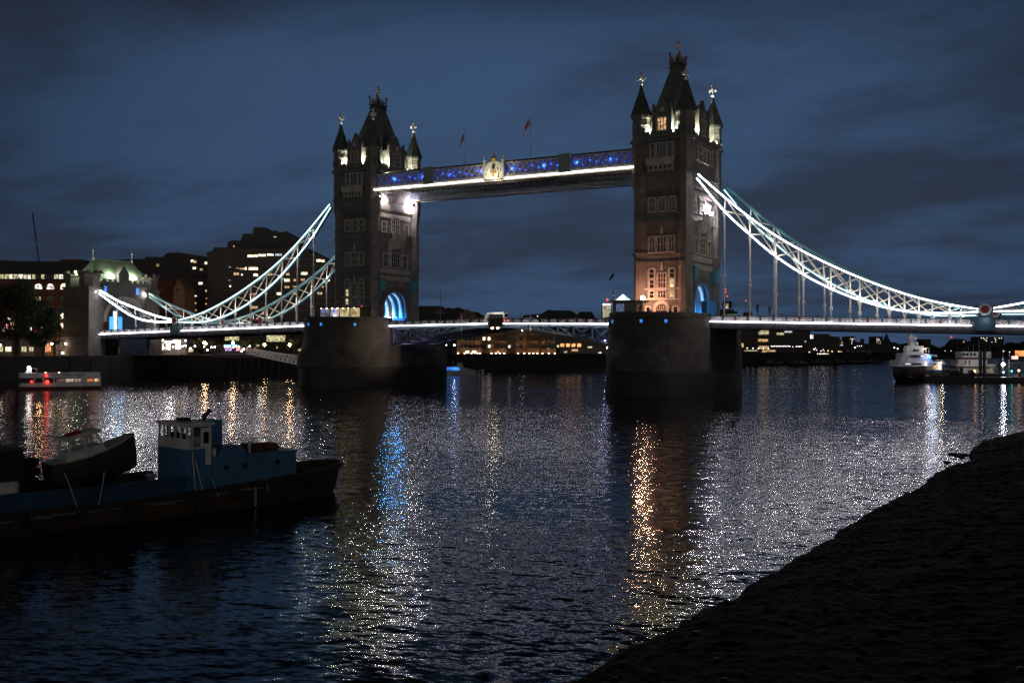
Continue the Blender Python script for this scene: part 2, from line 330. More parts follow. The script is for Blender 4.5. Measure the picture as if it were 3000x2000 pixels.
for k in range(2200):
    y = rnd.uniform(-226,-75); x = fsx(y)+rnd.random()**1.6*13+.1; t_ = x-fsx(y); z = min(.28,t_*2.2)+.16*t_+mn.noise(Vector((x*1.3,y*1.3,0)))*.09+mn.noise(Vector((x*.35,y*.35,5)))*.08
    r = rnd.uniform(.025,.08)*(2.2 if rnd.random() < .06 else 1); n = 6
    g.loft([[(x+r*q_*math.cos(a+.2*k)*rnd.uniform(.7,1.2), y+r*q_*math.sin(a+.2*k)*rnd.uniform(.7,1.2), z+r*zz) for a in [math.tau*i/n for i in range(n)]] for q_, zz in ((.8,-.3),(1,.15),(.55,.55))])
tag(g.build('foreshore_stones', m_stoneW), 'wet loose stones scattered over the dark foreshore', kind='stuff')
# a few rocks awash off the point
for k, (u, v) in enumerate(((2792,1331),(2807,1330),(2808,1337),(2816,1339),(2826,1333),(2773,1355))):
    p = atZ(u, v); g = MB(); r = (.5,.38,.42,.36,.55,.3)[k]
    g.loft([[(r*q_*math.cos(a)*rnd.uniform(.8,1.3), r*q_*math.sin(a)*rnd.uniform(.7,1.1), zz) for a in [math.tau*i/8 for i in range(8)]] for q_, zz in ((1,-.3),(.9,.05),(.5,.16))])
    o = g.build('rock', m_stoneW); o.location = (p.x,p.y,0); tag(o, 'small dark rock awash in the water off the near foreshore', 'rock', 'rocks awash off the foreshore')
# near embankment behind the camera
g = MB(); g.box(126.5,-500,-3,700,60,6.5); g.box(126.2,-400,6.5,127,60,7.4)
tag(g.build('embankment_wall', m_quay), 'stone embankment wall behind the near foreshore', 'wall')
# ------------------------------------------------------------------ bridge piers
m_crest = mat('dull red gilt cresting', (.22,.09,.05), .5, metal=.3, var=.4, vs=3)
def pier_ring(sc_l, sc_w=1.):
    hw = 10.66*sc_w; pts = []
    for i in range(25):
        a = math.pi*i/24; pts.append((hw*math.cos(a), 8+sc_l*math.sin(a)**.92))
    for i in range(25):
        a = math.pi+math.pi*i/24; pts.append((hw*math.cos(a), -8-sc_l*abs(math.sin(a))**.92))
    return pts
def make_pier(label):
    p = thing('bridge_pier', label, 'bridge pier', (0,0,0), 0, 'bridge piers')
    def rings(zs): return [[(x,y,z) for x, y in pier_ring(l, wd)] for z, l, wd in zs]
    b = MB(); b.loft(rings([(-4,18.9,1.012),(4.6,18.7,1.008)])); b.build('tide_stained_base', m_algae, p)
    b = MB(); b.loft(rings([(4.6,18.55,1.0),(8,18.2,1),(10.5,16.9,1),(11.5,16.5,1),(15.9,16.4,1)])); sh = b.build('masonry', m_pier, p)
    b = MB()
    for z0, z1, e in ((12.9,13.25,.2),(13.7,13.9,.12),(15.6,16.0,.35)):
        b.loft([[(x*(1+e/11),y*(1+e/26),z) for x, y in pier_ring(16.45)] for z in (z0,z1)])
    b.build('string_course', m_pier, p)
    # cutwater with its domed hood at each end
    for sg in (-1,1):
        b = MB(); r = []
        for z, k in ((4.6,1),(6.5,.99),(8,.93),(9.3,.80),(10.4,.58),(11.1,.30),(11.4,.05)):
            pts = []
            for i in range(17):
                a = math.pi*i/16; pts.append((7.2*k*math.cos(a), sg*(20.2+7.4*k*math.sin(a)), z))
            r.append(pts)
        b.loft(r); b.build('cutwater', m_pier, p)
    # low parapet round the top
    b = MB()
    ring = pier_ring(16.2,.985); ri = pier_ring(15.6,.955)
    k = len(ring)
    for i in range(k):
        j = (i+1)%k
        if i == k//2-1 or i == k-1: b.build('parapet', m_pier, p); b = MB(); continue
        vs = [(*ring[i],16.0),(*ring[j],16.0),(*ri[j],16.0),(*ri[i],16.0)]; b.add(vs+[(a_,c_,16.75) for a_,c_,_ in vs], [(0,3,2,1),(4,5,6,7),(0,1,5,4),(1,2,6,5),(2,3,7,6),(3,0,4,7)])
    return p
pl = make_pier('stone river pier under the left tower, its near side faintly lit')
pr = copy_tree(pl, None, 'dark stone river pier under the right tower'); pl.location = (-41.15,0,0); pr.location = (41.15,0,0)
# blue lamps set in the pier faces
def pier_hit(u, x0, ring):
    d = ray(u, 960); best = None
    for i in range(len(ring)):
        a = ring[i]; c = ring[(i+1)%len(ring)]; ax, ay, cx, cy_ = a[0]+x0, a[1], c[0]+x0, c[1]
        ex, ey = cx-ax, cy_-ay; den = d.x*ey-d.y*ex
        if abs(den) < 1e-9: continue
        t_ = ((ax-CAM.x)*ey-(ay-CAM.y)*ex)/den; s_ = ((ax-CAM.x)*d.y-(ay-CAM.y)*d.x)/den
        if t_ > 0 and 0 <= s_ <= 1 and (best is None or t_ < best[0]): n = Vector((ey,-ex,0)).normalized(); best = (t_, CAM+d*t_, n if n.dot(FW) < 0 else -n)
    return best
for x0, us in ((-41.15, (905,941,1039)), (41.15, (1796,1879,1950))):
    for i, u in enumerate(us):
        h_ = pier_hit(u, x0, pier_ring(16.4))
        if not h_: continue
        _, pt, n = h_; side = 'left' if x0 < 0 else 'right'; tx = Vector((-n.y,n.x,0))
        wd = .27
        t_ = thing('wall_lamp', 'square blue lamp set in the %s stone pier, %s of three' % (side, ('leftmost','middle','rightmost')[i]), 'lamp', (pt.x,pt.y,14.9), math.atan2(n.y,n.x)+math.pi/2, 'blue lamps on the bridge piers')
        f = MB(); f.box(-wd-.1,-.12,-.42,wd+.1,.1,.42); f.build('frame', m_black, t_)
        f = MB(); f.box(-wd,-.2,-.32,wd,-.1,.32); f.build('lens', e_blue2, t_)

# ------------------------------------------------------------------ bridge towers
def arch_pts(hw, zs, za, n=14):
    pts = []
    for i in range(n+1):
        a = math.pi*i/n; pts.append((hw*math.cos(a), zs+(za-zs)*math.sin(a)**.9))
    return pts
class Face:     # u along wall, z up, d outwards
    def __init__(s, k, off): s.k = k; s.off = off
    def box(s, mb, u0, u1, z0, z1, d0, d1, m=0):
        a, b_ = s.off+d0, s.off+d1
        if s.k == 'W': mb.box(u0,-a,z0,u1,-b_,z1,m)
        if s.k == 'E': mb.box(-u0,a,z0,-u1,b_,z1,m)
        if s.k == 'S': mb.box(a,u0,z0,b_,u1,z1,m)
        if s.k == 'N': mb.box(-a,-u0,z0,-b_,-u1,z1,m)
    def poly(s, mb, pts, d0, d1, m=0):
        a, b_ = s.off+d0, s.off+d1
        if s.k == 'W': mb.prism(pts,'y',-a,-b_,m)
        if s.k == 'E': mb.prism([(-u,z) for u, z in pts],'y',a,b_,m)
        if s.k == 'S': mb.prism(pts,'x',a,b_,m)
        if s.k == 'N': mb.prism([(-u,z) for u, z in pts],'x',-a,-b_,m)
ZB = 16.1
TORG = (0,0,ZB)
def window(par, F, u0, u1, z0, z1, nm=2, nt_=1, arch=False, glass=None, org=TORG, sur=.28, trim=None):
    w_ = MB(); e = sur
    F.box(w_, u0-e, u0, z0-e, z1+e, 0, .22); F.box(w_, u1, u1+e, z0-e, z1+e, 0, .22)
    F.box(w_, u0, u1, z1, z1+e, 0, .26); F.box(w_, u0-e-.1, u1+e+.1, z0-e-.12, z0-e+.12, 0, .34)
    for k in range(4):   # quoins keyed into the rubble
        zz = z0+(z1-z0)*(k+.2)/4
        F.box(w_, u0-e-.2, u0-e, zz, zz+(z1-z0)/8, 0, .16); F.box(w_, u1+e, u1+e+.2, zz, zz+(z1-z0)/8, 0, .16)
    for k in range(1, nm): u = u0+(u1-u0)*k/nm; F.box(w_, u-.08, u+.08, z0, z1, .03, .18)
    for k in range(1, nt_+1): z = z0+(z1-z0)*k/(nt_+1); F.box(w_, u0, u1, z-.06, z+.06, .04, .17)
    if arch:
        um = (u0+u1)/2; hw = (u1-u0)/2; zs = z1-hw
        for s_ in (-1,1):
            pts = [(um+s_*hw, z1)]+[(um+s_*hw*math.cos(a), zs+hw*math.sin(a)) for a in [math.pi/2*i/6 for i in range(7)]]
            F.poly(w_, pts if s_ < 0 else pts[::-1], .02, .2)
    ob = w_.build('window', trim or m_trim, par, org)
    g_ = MB(); F.box(g_, u0, u1, z0, z1, -.02, .03); g_.build('pane', glass or m_glassD, ob, org); return ob
def make_tower(label):
    t = thing('bridge_tower', label, 'bridge tower', (0,0,0), 0, 'bridge towers')
    o = TORG
    b = MB(); AX, AY = 5.6, 9.5; HA, ZS, ZA = 4.7, 18.6, 24.1
    b.box(-AX,-AY,ZB-.3,AX,-HA,27); b.box(-AX,HA,ZB-.3,AX,AY,27)
    ap = arch_pts(HA, ZS, ZA)
    for i in range(len(ap)-1):   # masonry over the arch, as wedges
        (y0,z0),(y1,z1) = ap[i], ap[i+1]; b.prism([(y0,z0),(y0,27),(y1,27),(y1,z1)], 'x', -AX+.002, AX-.002)
    b.box(-AX,-AY,27,AX,AY,43.2)
    b.loft([[(sx*a,sy*c,z) for sx, sy in ((-1,-1),(1,-1),(1,1),(-1,1))] for z, a, c in ((43.2,AX,AY),(44.3,6.0,9.9),(54.6,6.0,9.9))])
    wall = b.build('wall', m_stone, t, o)
    # string courses run round shaft and turrets
    TX, TY = 5.1, 8.9
    b = MB()
    for z0, z1, e in ((27.85,28.1,.28),(29.6,29.95,.28),(36.6,36.85,.28),(38.4,38.7,.28),(46.5,46.8,.25),(53.7,54.3,.45),(19.2,19.45,.15)):
        r = 1.55 if z0 < 43 else 1.92; ax, ay = (AX,AY) if z0 < 43 else (6.,9.9)
        if z0 > 20: b.box(-ax-e+.003*z0/50,-ay-e,z0,ax+e,ay+e,z1)
        for sx in (-1,1):
            for sy in (-1,1): b.lathe(sx*TX, sy*TY, [(r+e,z0-.01),(r+e,z1+.01)], 8)
    b.build('string_course', m_stone, t, o)
    for sx in (-1,1):
        for sy in (-1,1):
            b = MB(); b.lathe(sx*TX, sy*TY, [(1.62,ZB-.3),(1.62,18),(1.5,18.4),(1.5,42.2),(1.88,44.2),(1.88,57.2),(1.98,57.4),(1.98,57.7),(1.86,57.9),(1.86,58.8),(2.1,59.1),(2.1,59.6)], 8)
            tu = b.build('turret', m_stone, t, o)
            b = MB()
            for k in range(8):
                a = math.pi/8+k*math.pi/4+math.pi/8; c_, s_ = math.cos(a), math.sin(a)
                b.bar((sx*TX+1.78*c_,sy*TY+1.78*s_,55.2),(sx*TX+1.78*c_,sy*TY+1.78*s_,56.7),.3)
            b.build('arrow_slit', m_glassD, tu, o)
            b = MB(); b.lathe(sx*TX, sy*TY, [(2.28,59.45),(2.28,59.7),(1.55,61.6),(.95,63.6),(.2,66.3),(.16,66.6)], 8); sp = b.build('spire', m_slate, tu, o)
            b = MB()
            for k in range(8):
                a = math.pi/8+k*math.pi/4
                b.bar((sx*TX+2.28*math.cos(a),sy*TY+2.28*math.sin(a),59.7),(sx*TX+.95*math.cos(a),sy*TY+.95*math.sin(a),63.6),.1)
            b.build('lead_hip', m_slate, sp, o)
            b = MB(); x, y = sx*TX, sy*TY
            b.lathe(x,y,[(.2,66.3),(.42,66.55),(.42,66.75),(.16,66.95),(.2,68.7),(.38,68.8),(.3,69.1),(.06,69.35)],8)
            b.box(x-.9,y-.2,67.5,x+.9,y+.2,67.95); b.box(x-.2,y-.9,67.5,x+.2,y+.9,67.95)
            for q_ in (-1,1):
                b.box(x+q_*.62,y-.17,67.45,x+q_*.92,y+.17,68.1); b.box(x-.17,y+q_*.62,67.45,x+.17,y+q_*.92,68.1)
            b.build('cross', m_white, tu, o)
    # parapet with merlons
    b = MB()
    for sy in (-1,1):
        b.box(-3.5,sy*9.55,54.3,3.5,sy*9.9,55.3)
        for k in range(4): u = (-3.1,-2.3,2.3,3.1)[k]; b.box(u-.25,sy*9.53,55.3,u+.25,sy*9.88,56.0)
    for sx in (-1,1):
        b.box(sx*5.65,-7.2,54.3,sx*6.0,7.2,55.3)
        for k in range(12):
            u = -6.6+k*1.2
            if abs(u) > 3.2: b.box(sx*5.63,u-.35,55.3,sx*5.98,u+.35,56.0)
    b.build('parapet', m_stone, t, o)
    # main roof, platform, cresting, finial
    b = MB(); b.loft([[(sx*a,sy*c,z) for sx, sy in ((-1,-1),(1,-1),(1,1),(-1,1))] for z, a, c in ((54.4,5.0,8.7),(56.0,4.6,8.2),(59.5,3.7,6.7),(66,2.1,4.1),(71.3,.95,1.95))])
    rf = b.build('roof', m_slate, t, o)
    b = MB(); b.box(-1.3,-2.3,71.2,1.3,2.3,71.55); b.box(-1.05,-2.05,71.55,1.05,2.05,72.1); b.box(-1.35,-2.35,72.1,1.35,2.35,72.3); b.build('platform', m_black, rf, o)
    b = MB()
    for sy in (-1,1):
        for k in range(6): u = -1.1+k*.44; b.bar((u,sy*2.1,72.3),(u,sy*2.1,73.7+.4*(k%2)),.1)
        b.box(-1.15,sy*2.06,73.1,1.15,sy*2.14,73.2)
    for sx in (-1,1):
        for k in range(9): u = -2+k*.5; b.bar((sx*1.15,u,72.3),(sx*1.15,u,73.7+.4*(k%2)),.1)
        b.box(sx*1.11,-2.1,73.1,sx*1.19,2.1,73.2)
        for sy in (-1,1): b.lathe(sx*1.15,sy*2.1,[(.14,72.3),(.14,74.0),(.3,74.25),(.1,74.7)],6)
    b.lathe(0,0,[(.8,72.3),(.45,73.4),(.25,74.6)],8)
    b.build('cresting', m_crest, rf, o)
    b = MB(); b.lathe(0,0,[(.25,74.5),(.12,74.8),(.12,75.4),(.3,75.6),(.12,75.8),(.12,76.2),(.5,76.45),(.5,76.7),(.12,76.95),(.2,77.2),(.05,77.5)],8); b.build('finial', m_gold, rf, o)
    # gabled dormers
    for k, off, hw, zsh, zpk in (('W',9.3,1.95,59.6,63.4),('E',9.3,1.95,59.6,63.4),('S',5.55,3.1,59.8,63.6),('N',5.55,3.1,59.8,63.6)):
        F = Face(k, off); b = MB(); dep = -6. if k in 'WE' else -3.6
        F.box(b,-hw,hw,54.3,zsh,dep,.35)
        F.poly(b,[(-hw,zsh),(hw,zsh),(hw*.62,60.6),(hw*.62,61.2),(.25,zpk-.3),(.25,zpk),(-.25,zpk),(-.25,zpk-.3),(-hw*.62,61.2),(-hw*.62,60.6)],-.35,.4)
        F.poly(b,[(-hw*.9,zsh),(hw*.9,zsh),(0,zpk-.9)],dep,-.36)
        for s_ in (-1,1): F.box(b,s_*hw-.3,s_*hw+.3,54.3,61.0,-.1,.55); F.poly(b,[(s_*hw-.35,61.0),(s_*hw+.35,61.0),(s_*hw,62.0)],-.1,.55)
        gb = b.build('gable', m_stone, t, o); F2 = Face(k, off+.35)
        if k in 'WE': window(gb,F2,-.95,.95,56.1,58.7,3,2,arch=False,glass=None)
        else:
            window(gb,F2,-1.2,1.2,56.1,59.2,3,2)
        b = MB(); 
        for z in (60.0,): F.box(b,-.5,.5,z,z+.9,.4,.55)
        b.build('carved_panel', m_trim, gb, o)
    for k, off in (('W',AY),('E',AY)):
        F = Face(k, off); FU = Face(k, 9.9)
        for u0, u1, nm in ((-2.35,-1.55,1),(-.95,.95,3),(1.55,2.35,1)): window(t,FU,u0,u1,50.3,53.1,nm,1)
        b = MB()                     # balcony on corbels
        FU.box(b,-3.1,3.1,48.35,48.65,0,1.1); FU.box(b,-3.1,3.1,48.65,49.9,.85,1.1)
        for u in (-3.0,-1,1,3.0): FU.box(b,u-.22,u+.22,48.65,50.15,.8,1.2)
        for u in (-2.7,-1.6,-.55,.55,1.6,2.7): FU.poly(b,[(u-.18,48.35),(u+.18,48.35),(u+.12,47.0),(u-.12,47.0)],0,.7)
        FU.box(b,-2.6,2.6,47.3,47.7,0,.35)
        b.build('balcony', m_trim, t, o)
        for c_ in (-2.2,.05,2.3): window(t,F,c_-.6,c_+.6,38.9,41.5,2,1)
        for c_, hw in ((-2.2,.5),(0,.95),(2.2,.5)): window(t,F,c_-hw,c_+hw,30.2,33.2,2 if hw < .9 else 3,1)
        for s_ in (-1,1):
            window(t,F,s_*2.3-.5,s_*2.3+.5,24.6,26.3,1,1); window(t,F,s_*2.3-.45,s_*2.3+.45,22.4,24.0,1,1)
            window(t,F,s_*2.3-.45,s_*2.3+.45,20.3,21.6,1,1); window(t,F,s_*3.1-.4,s_*3.1+.4,16.6,18.2,1,0)
        window(t,F,-.8,.8,22.5,25.4,3,2); window(t,F,-.8,.8,20.3,21.7,3,1)
        for z0, z1 in ((21.95,22.3),(19.75,20.05)): b = MB(); F.box(b,-3.9,3.9,z0,z1,0,.22); b.build('carved_band', m_trim, t, o)
        for z in (26.0,33.9): b = MB(); F.poly(b,[(-.35,z),(.35,z),(.25,z+1.2),(0,z+1.9),(-.25,z+1.2)],0,.3); b.build('carved_canopy', m_trim, t, o)
        # corbel table below the flare
        b = MB()
        for i in range(11): u = -3.3+i*.66; F.box(b,u-.14,u+.14,42.2,43.3,0,.34)
        b.build('corbel_table', m_stone, t, o)
        # entrance
        b = MB(); P = arch_pts(1.9,17.9,19.6,10); Q = arch_pts(1.25,17.7,18.9,10)
        for i in range(10): F.poly(b,[P[i],P[i+1],Q[i+1],Q[i]],0,.3)
        F.box(b,1.25,1.9,16.1,17.8,0,.3); F.box(b,-1.9,-1.25,16.1,17.8,0,.3)
        dr = b.build('door', m_trim, t, o); b = MB(); F.poly(b,[(-1.25,16.1),(1.25,16.1)]+arch_pts(1.25,17.7,18.9,8),-.02,.05); b.build('door_leaf', m_black, dr, o)
        b = MB(); F.box(b,-1.2,1.2,17.55,17.7,.05,.12)
        for i in range(5): F.box(b,-1.0+i*.45,-.9+i*.45,17.7,18.5,.05,.12)
        b.build('fanlight_bars', m_trim, dr, o)
    for k in 'NS':
        F = Face(k, AX); FU = Face(k, 6.0)
        window(t,F,-1.55,1.55,38.9,43.0,4,3,arch=True)
        for s_ in (-1,1):
            window(t,F,s_*4.9-.7,s_*4.9+.7,38.9,41.2,2,1); window(t,F,s_*4.2-.85,s_*4.2+.85,30.1,33.2,2,1)
            window(t,FU,s_*2.6-.6,s_*2.6+.6,50.2,53.1,1,1); window(t,FU,s_*5.-.5,s_*5.+.5,50.2,53.0,1,1)
            # niches with canopies
            b = MB(); F.poly(b,[(s_*2.7-.35,34.2),(s_*2.7+.35,34.2),(s_*2.7+.25,35.6),(s_*2.7,36.4),(s_*2.7-.25,35.6)],0,.5); F.box(b,s_*2.7-.28,s_*2.7+.28,30.2,32.2,0,.45); F.poly(b,[(s_*2.7-.4,32.9),(s_*2.7+.4,32.9),(s_*2.7,34.2)],0,.55)
            b.build('niche', m_trim, t, o)
            b = MB(); F.box(b,s_*6.95-1.1,s_*6.95+1.1,24.2,26.5,0,1.3); F.box(b,s_*6.95-1.25,s_*6.95+1.25,26.5,26.8,0,1.5); F.poly(b,[(s_*6.95-1.1,24.2),(s_*6.95-.6,23.6),(s_*6.95+.6,23.6),(s_*6.95+1.1,24.2)][::-1],0,1.0)
            b.build('bearing_casing', m_teal, t, o)
        window(t,F,-1.7,1.7,30.1,33.6,4,2)
        window(t,FU,-1.,1.,50.2,53.1,3,1)
        b = MB(); F.box(b,-2.7,2.7,36.9,37.2,0,1.4); F.box(b,-2.7,2.7,37.2,38.5,1.15,1.4)
        for u in (-2.5,0,2.5): F.box(b,u-.3,u+.3,37.2,38.8,1.1,1.5)
        for u in (-2.2,-.75,.75,2.2): F.poly(b,[(u-.2,36.9),(u+.2,36.9),(u+.14,34.4),(u-.14,34.4)],0,.9)
        F.poly(b,[(-1.9,36.9),(1.9,36.9),(1.2,34.9),(-1.2,34.9)],0,.8)
        b.build('balcony', m_trim, t, o)
        for n_, du, hw_, z0, z1, d_ in ((20,.65,.16,26.5,27.6,.4),(20,.65,.14,42.4,43.4,.35),(15,.9,.3,28.3,29.4,.15)):
            b = MB(); F.box(b,-6.4,6.5,z1-.12,z1+.02,0,d_*.8)
            for i in range(n_): u = -6.25+i*du; F.box(b,u-hw_,u+hw_,z0,z1,0,d_)
            b.build('corbel_table', m_trim, t, o)
        b = MB()
        for j, (ho, hi_, d1) in enumerate(((6.6,6.2,.45),(6.0,5.6,.32),(5.4,5.0,.2))):
            P = arch_pts(ho,18.3,18.3+ho*1.08,16); Q = arch_pts(hi_,18.3,18.3+hi_*1.08,16)
            for i in range(16): F.poly(b,[P[i],P[i+1],Q[i+1],Q[i]],0,d1)
            F.box(b,hi_,ho,16.1,18.3,0,d1); F.box(b,-ho,-hi_,16.1,18.3,0,d1)
        b.build('arch_moulding', m_stone, t, o)
    # steel ribs inside the road arch, dark lining added between them to deepen the shade
    b = MB(); P = arch_pts(4.75,18.6,24.15,16); Q = arch_pts(4.66,18.6,24.04,16)
    for i in range(16): b.prism([P[i],P[i+1],Q[i+1],Q[i]],'x',-5.3,5.3)
    for s_ in (-1,1): b.box(-5.3,s_*4.66,16.2,5.3,s_*4.75,18.6)
    b.build('shade_lining', m_black, t, o)
    for x in (-4.4,-2.2,0,2.2,4.4):
        b = MB(); P = arch_pts(4.62,18.6,24.0,16); Q = arch_pts(4.0,18.6,23.3,16)
        for i in range(16): b.prism([P[i],P[i+1],Q[i+1],Q[i]],'x',x-.3,x+.3)
        b.prism([(4.0,16.0),(4.62,16.0),(4.62,18.6),(4.0,18.6)],'x',x-.35,x+.35); b.prism([(-4.62,16.0),(-4.0,16.0),(-4.0,18.6),(-4.62,18.6)],'x',x-.35,x+.35)
        b.build('arch_rib', m_white, t, o)
    for sy in (-1,1):
        for x, mm, pw in ((-5.0,'b',1),(-3.3,'w',1),(-1.1,'b',1),(1.1,'w',1),(3.3,'b',1),(5.0,'b',1)):
            b = MB(); b.box(x-.28,sy*3.55,17.0,x+.28,sy*3.85,17.35); ln = b.build('uplight', e_blue if mm == 'b' else e_wlamp, t, o)
            if x not in (-5.0, 5.0): pass
            lamp('uplight_beam', 'POINT', (x,sy*3.3,17.8), 420 if mm == 'b' else 330, (.01,.3,1) if mm == 'b' else (.7,.9,1), t, .2, o)
    b = MB(); 
    for sy in (-1,1): b.box(-5.8,sy*3.9,16.1,5.8,sy*4.6,17.0)
    b.build('blue_plinth', m_blueP, t, o)
    # floodlights behind the parapets wash the turrets
    for sx in (-1,1):
        for sy in (-1,1):
            for (x, y) in ((sx*2.9,sy*9.3),(sx*5.5,sy*4.4)):
                b = MB(); b.box(x-.2,y-.2,54.5,x+.2,y+.2,54.9); b.build('floodlight', e_wlamp, t, o)
                lamp('floodlight_beam','POINT',(x,y,56.3),1900,(1,.99,.72),t,.25,o)
    for sx in (-1,1):
        for sy in (-1,1): lamp('cross_beam','SPOT',(sx*3.3,sy*6.4,61.6),6500,(1,.97,.88),t,.1,o,aim=(sx*1.8,sy*2.5,6.4),cone=R(26),blend=.5)
    return t
tl = make_tower('left tall stone bridge tower with its floodlit side under the walkway')
tr = copy_tree(tl, None, 'right tall stone bridge tower, nearer and larger, with warm light over its lower windows')
tl.location = (-41.15,0,ZB); tr.location = (41.15,0,ZB)
# a few of the tower windows are lit
def relight(tower, x0, pts):
    bpy.context.view_layer.update()
    for ob in list(bpy.data.objects):
        if ob.name.startswith('pane') and ob.parent and (ob.parent.parent == tower or (ob.parent.parent and ob.parent.parent.parent == tower)):
            vs = [Vector(v.co)+Vector((x0,0,ZB)) for v in ob.data.vertices]; c_ = sum(vs, Vector())/len(vs)
            for (x, y, z, mm) in pts:
                if (c_-Vector((x,y,z))).length < 1.0:
                    ob.data = ob.data.copy(); ob.data.materials[0] = mm
relight(tr, 41.15, [(41.15,-9.65,57.4,e_win),(43.45,-9.5,23.2,e_winY),(43.45,-9.5,20.95,e_winY),(43.35,-9.5,31.7,m_glassD)])
relight(tl, -41.15, [(-43.45,-9.5,23.2,e_winY),(-43.45,-9.5,20.95,e_winY)])

# ------------------------------------------------------------------ decks, chains
def zdeck(x):
    x = abs(x)
    return 15.03-max(0,x-2)*.012 if x < 31 else 15.05-(x-52)*.0245 if x > 52 else 15.05
def parapet(mb, y, xs, h0=.25, h1=1.12, post=2.7, out=1, pan=0, mpost=1, mrail=1, red=False):
    x0, x1 = xs; n = max(1, round(abs(x1-x0)/post)); th = .09
    for i in range(n):
        a = x0+(x1-x0)*i/n; c_ = x0+(x1-x0)*(i+1)/n; za, zc = zdeck(a), zdeck(c_)
        mb.bar((a,y,za+h1),(c_,y,zc+h1),.28,.14,mrail); mb.bar((a,y,za+h0),(c_,y,zc+h0),.22,.1,mrail)
        mb.bar((a,y,za+h0-.1),(a,y,za+h1+.16),.42,.42,mpost)
        if red and i%5 == 2: mb.bar((a,y+out*.22,za+h0+.25),(a,y+out*.22,za+h0+.65),.3,.08,3)
        xa, xc = a+(c_-a)*.12, c_-(c_-a)*.12; zm0, zm1 = h0+.1, h1-.12
        # tracery: crossing bars and a ring in each panel
        xm = (xa+xc)/2
        for p_, q_ in (((xa,zm0),(xm,zm1)),((xm,zm0),(xc,zm1)),((xa,zm1),(xm,zm0)),((xm,zm1),(xc,zm0))):
            mb.bar((p_[0],y,zdeck(p_[0])+p_[1]),(q_[0],y,zdeck(q_[0])+q_[1]),th,.09,pan)
        for zz in (zm0,zm1): mb.bar((xa,y,zdeck(xa)+zz),(xc,y,zdeck(xc)+zz),th,.08,pan)
        for xx in (xa,xm,xc): mb.bar((xx,y,zdeck(xx)+zm0),(xx,y,zdeck(xx)+zm1),th,.08,pan)
for sx, x1, side in ((-1,-136.5,'left'),(1,190,'right')):
    t = thing('side_span_deck', '%s approach deck of the bridge, edged by a glowing white light line' % side, 'bridge deck', (sx*51.8,0,13), 0, 'bridge side span decks'); og = (sx*51.8,0,13)
    xs = (sx*51.9, x1); b = MB()
    n = 12
    pts = [(xs[0]+(xs[1]-xs[0])*i/n) for i in range(n+1)]
    for a, c_ in zip(pts, pts[1:]):
        for y in (-9.3,-3.1,3.1,9.3): b.bar((a,y,zdeck(a)-.85),(c_,y,zdeck(c_)-.85),.35,1.25)
        b.bar((a,0,zdeck(a)-.3),(c_,0,zdeck(c_)-.3),18.3,.14)
    for i in range(int(abs(xs[1]-xs[0])/2.7)):
        x = xs[0]+sx*i*2.7; b.bar((x,-9.1,zdeck(x)-.7),(x,9.1,zdeck(x)-.7),.2,.7)
        for y in (-9.55,9.55): b.bar((x,y,zdeck(x)-1.45),(x,y,zdeck(x)-.25),.16,.14)
    b.build('girder', m_girder, t, og)
    b = MB()
    for a, c_ in zip(pts, pts[1:]): b.bar((a,0,zdeck(a)-.17),(c_,0,zdeck(c_)-.17),10.6,.12); b.bar((a,-7.2,zdeck(a)-.1),(c_,-7.2,zdeck(c_)-.1),3.7,.26,1); b.bar((a,7.2,zdeck(a)-.1),(c_,7.2,zdeck(c_)-.1),3.7,.26,1)
    b.build('roadway', [m_road, m_conc2], t, og)
    for y, o_ in ((-9.35,-1),(9.35,1)):
        xe = sx*102
        for pa, pb in ((xs[0],xe),(sx*105.6,xs[1])): b = MB(); parapet(b,y,(pa,pb),out=o_,red=(sx > 0)); b.build('parapet', [m_white, m_tealD, m_teal, m_red], t, og)
        for aa, cc in ((xs[0],xe),(sx*105.8,xs[1])): b = MB(); b.bar((aa,y+o_*.42,zdeck(aa)),(cc,y+o_*.42,zdeck(cc)),.14,.2); b.build('light_strip', e_deck, t, og)

NODEP = 300
UPR = [(49.2,46.0),(55,40.7),(60.1,36.4),(65.3,32.5),(70.7,29.1),(76.4,26.0),(82,23.3),(87.4,21.05),(92.8,19.15),(98.3,17.75),(103.2,16.85)]
LOW = [(48.9,45.2),(54.8,38.0),(60.2,32.8),(65.6,28.1),(71.1,24.3),(76.5,21.3),(82,18.95),(87.5,17.25),(92.9,16.35),(98.3,16.15),(103.2,16.35)]
SU = [(105.8,17.0),(113,18.35),(121.2,20.65),(128.7,23.0),(136,26.0)]
SL = [(105.8,16.4),(113,16.5),(121,17.85),(128.7,21.2),(136.2,25.1)]
def smooth(pts, k=4):
    out_ = []; n = len(pts)
    for i in range(n-1):
        p0, p1, p2, p3 = pts[max(i-1,0)], pts[i], pts[i+1], pts[min(i+2,n-1)]
        for j in range(k):
            t_ = j/k; out_.append(tuple(.5*((2*p1[q])+(-p0[q]+p2[q])*t_+(2*p0[q]-5*p1[q]+4*p2[q]-p3[q])*t_*t_+(-p0[q]+3*p1[q]-3*p2[q]+p3[q])*t_**3) for q in (0,1)))
    return out_+[pts[-1]]
def zin(pts, x):
    for (a,za),(c_,zc) in zip(pts, pts[1:]):
        if min(a,c_) <= x <= max(a,c_): return za+(zc-za)*(x-a)/(c_-a)
    return pts[-1][1]
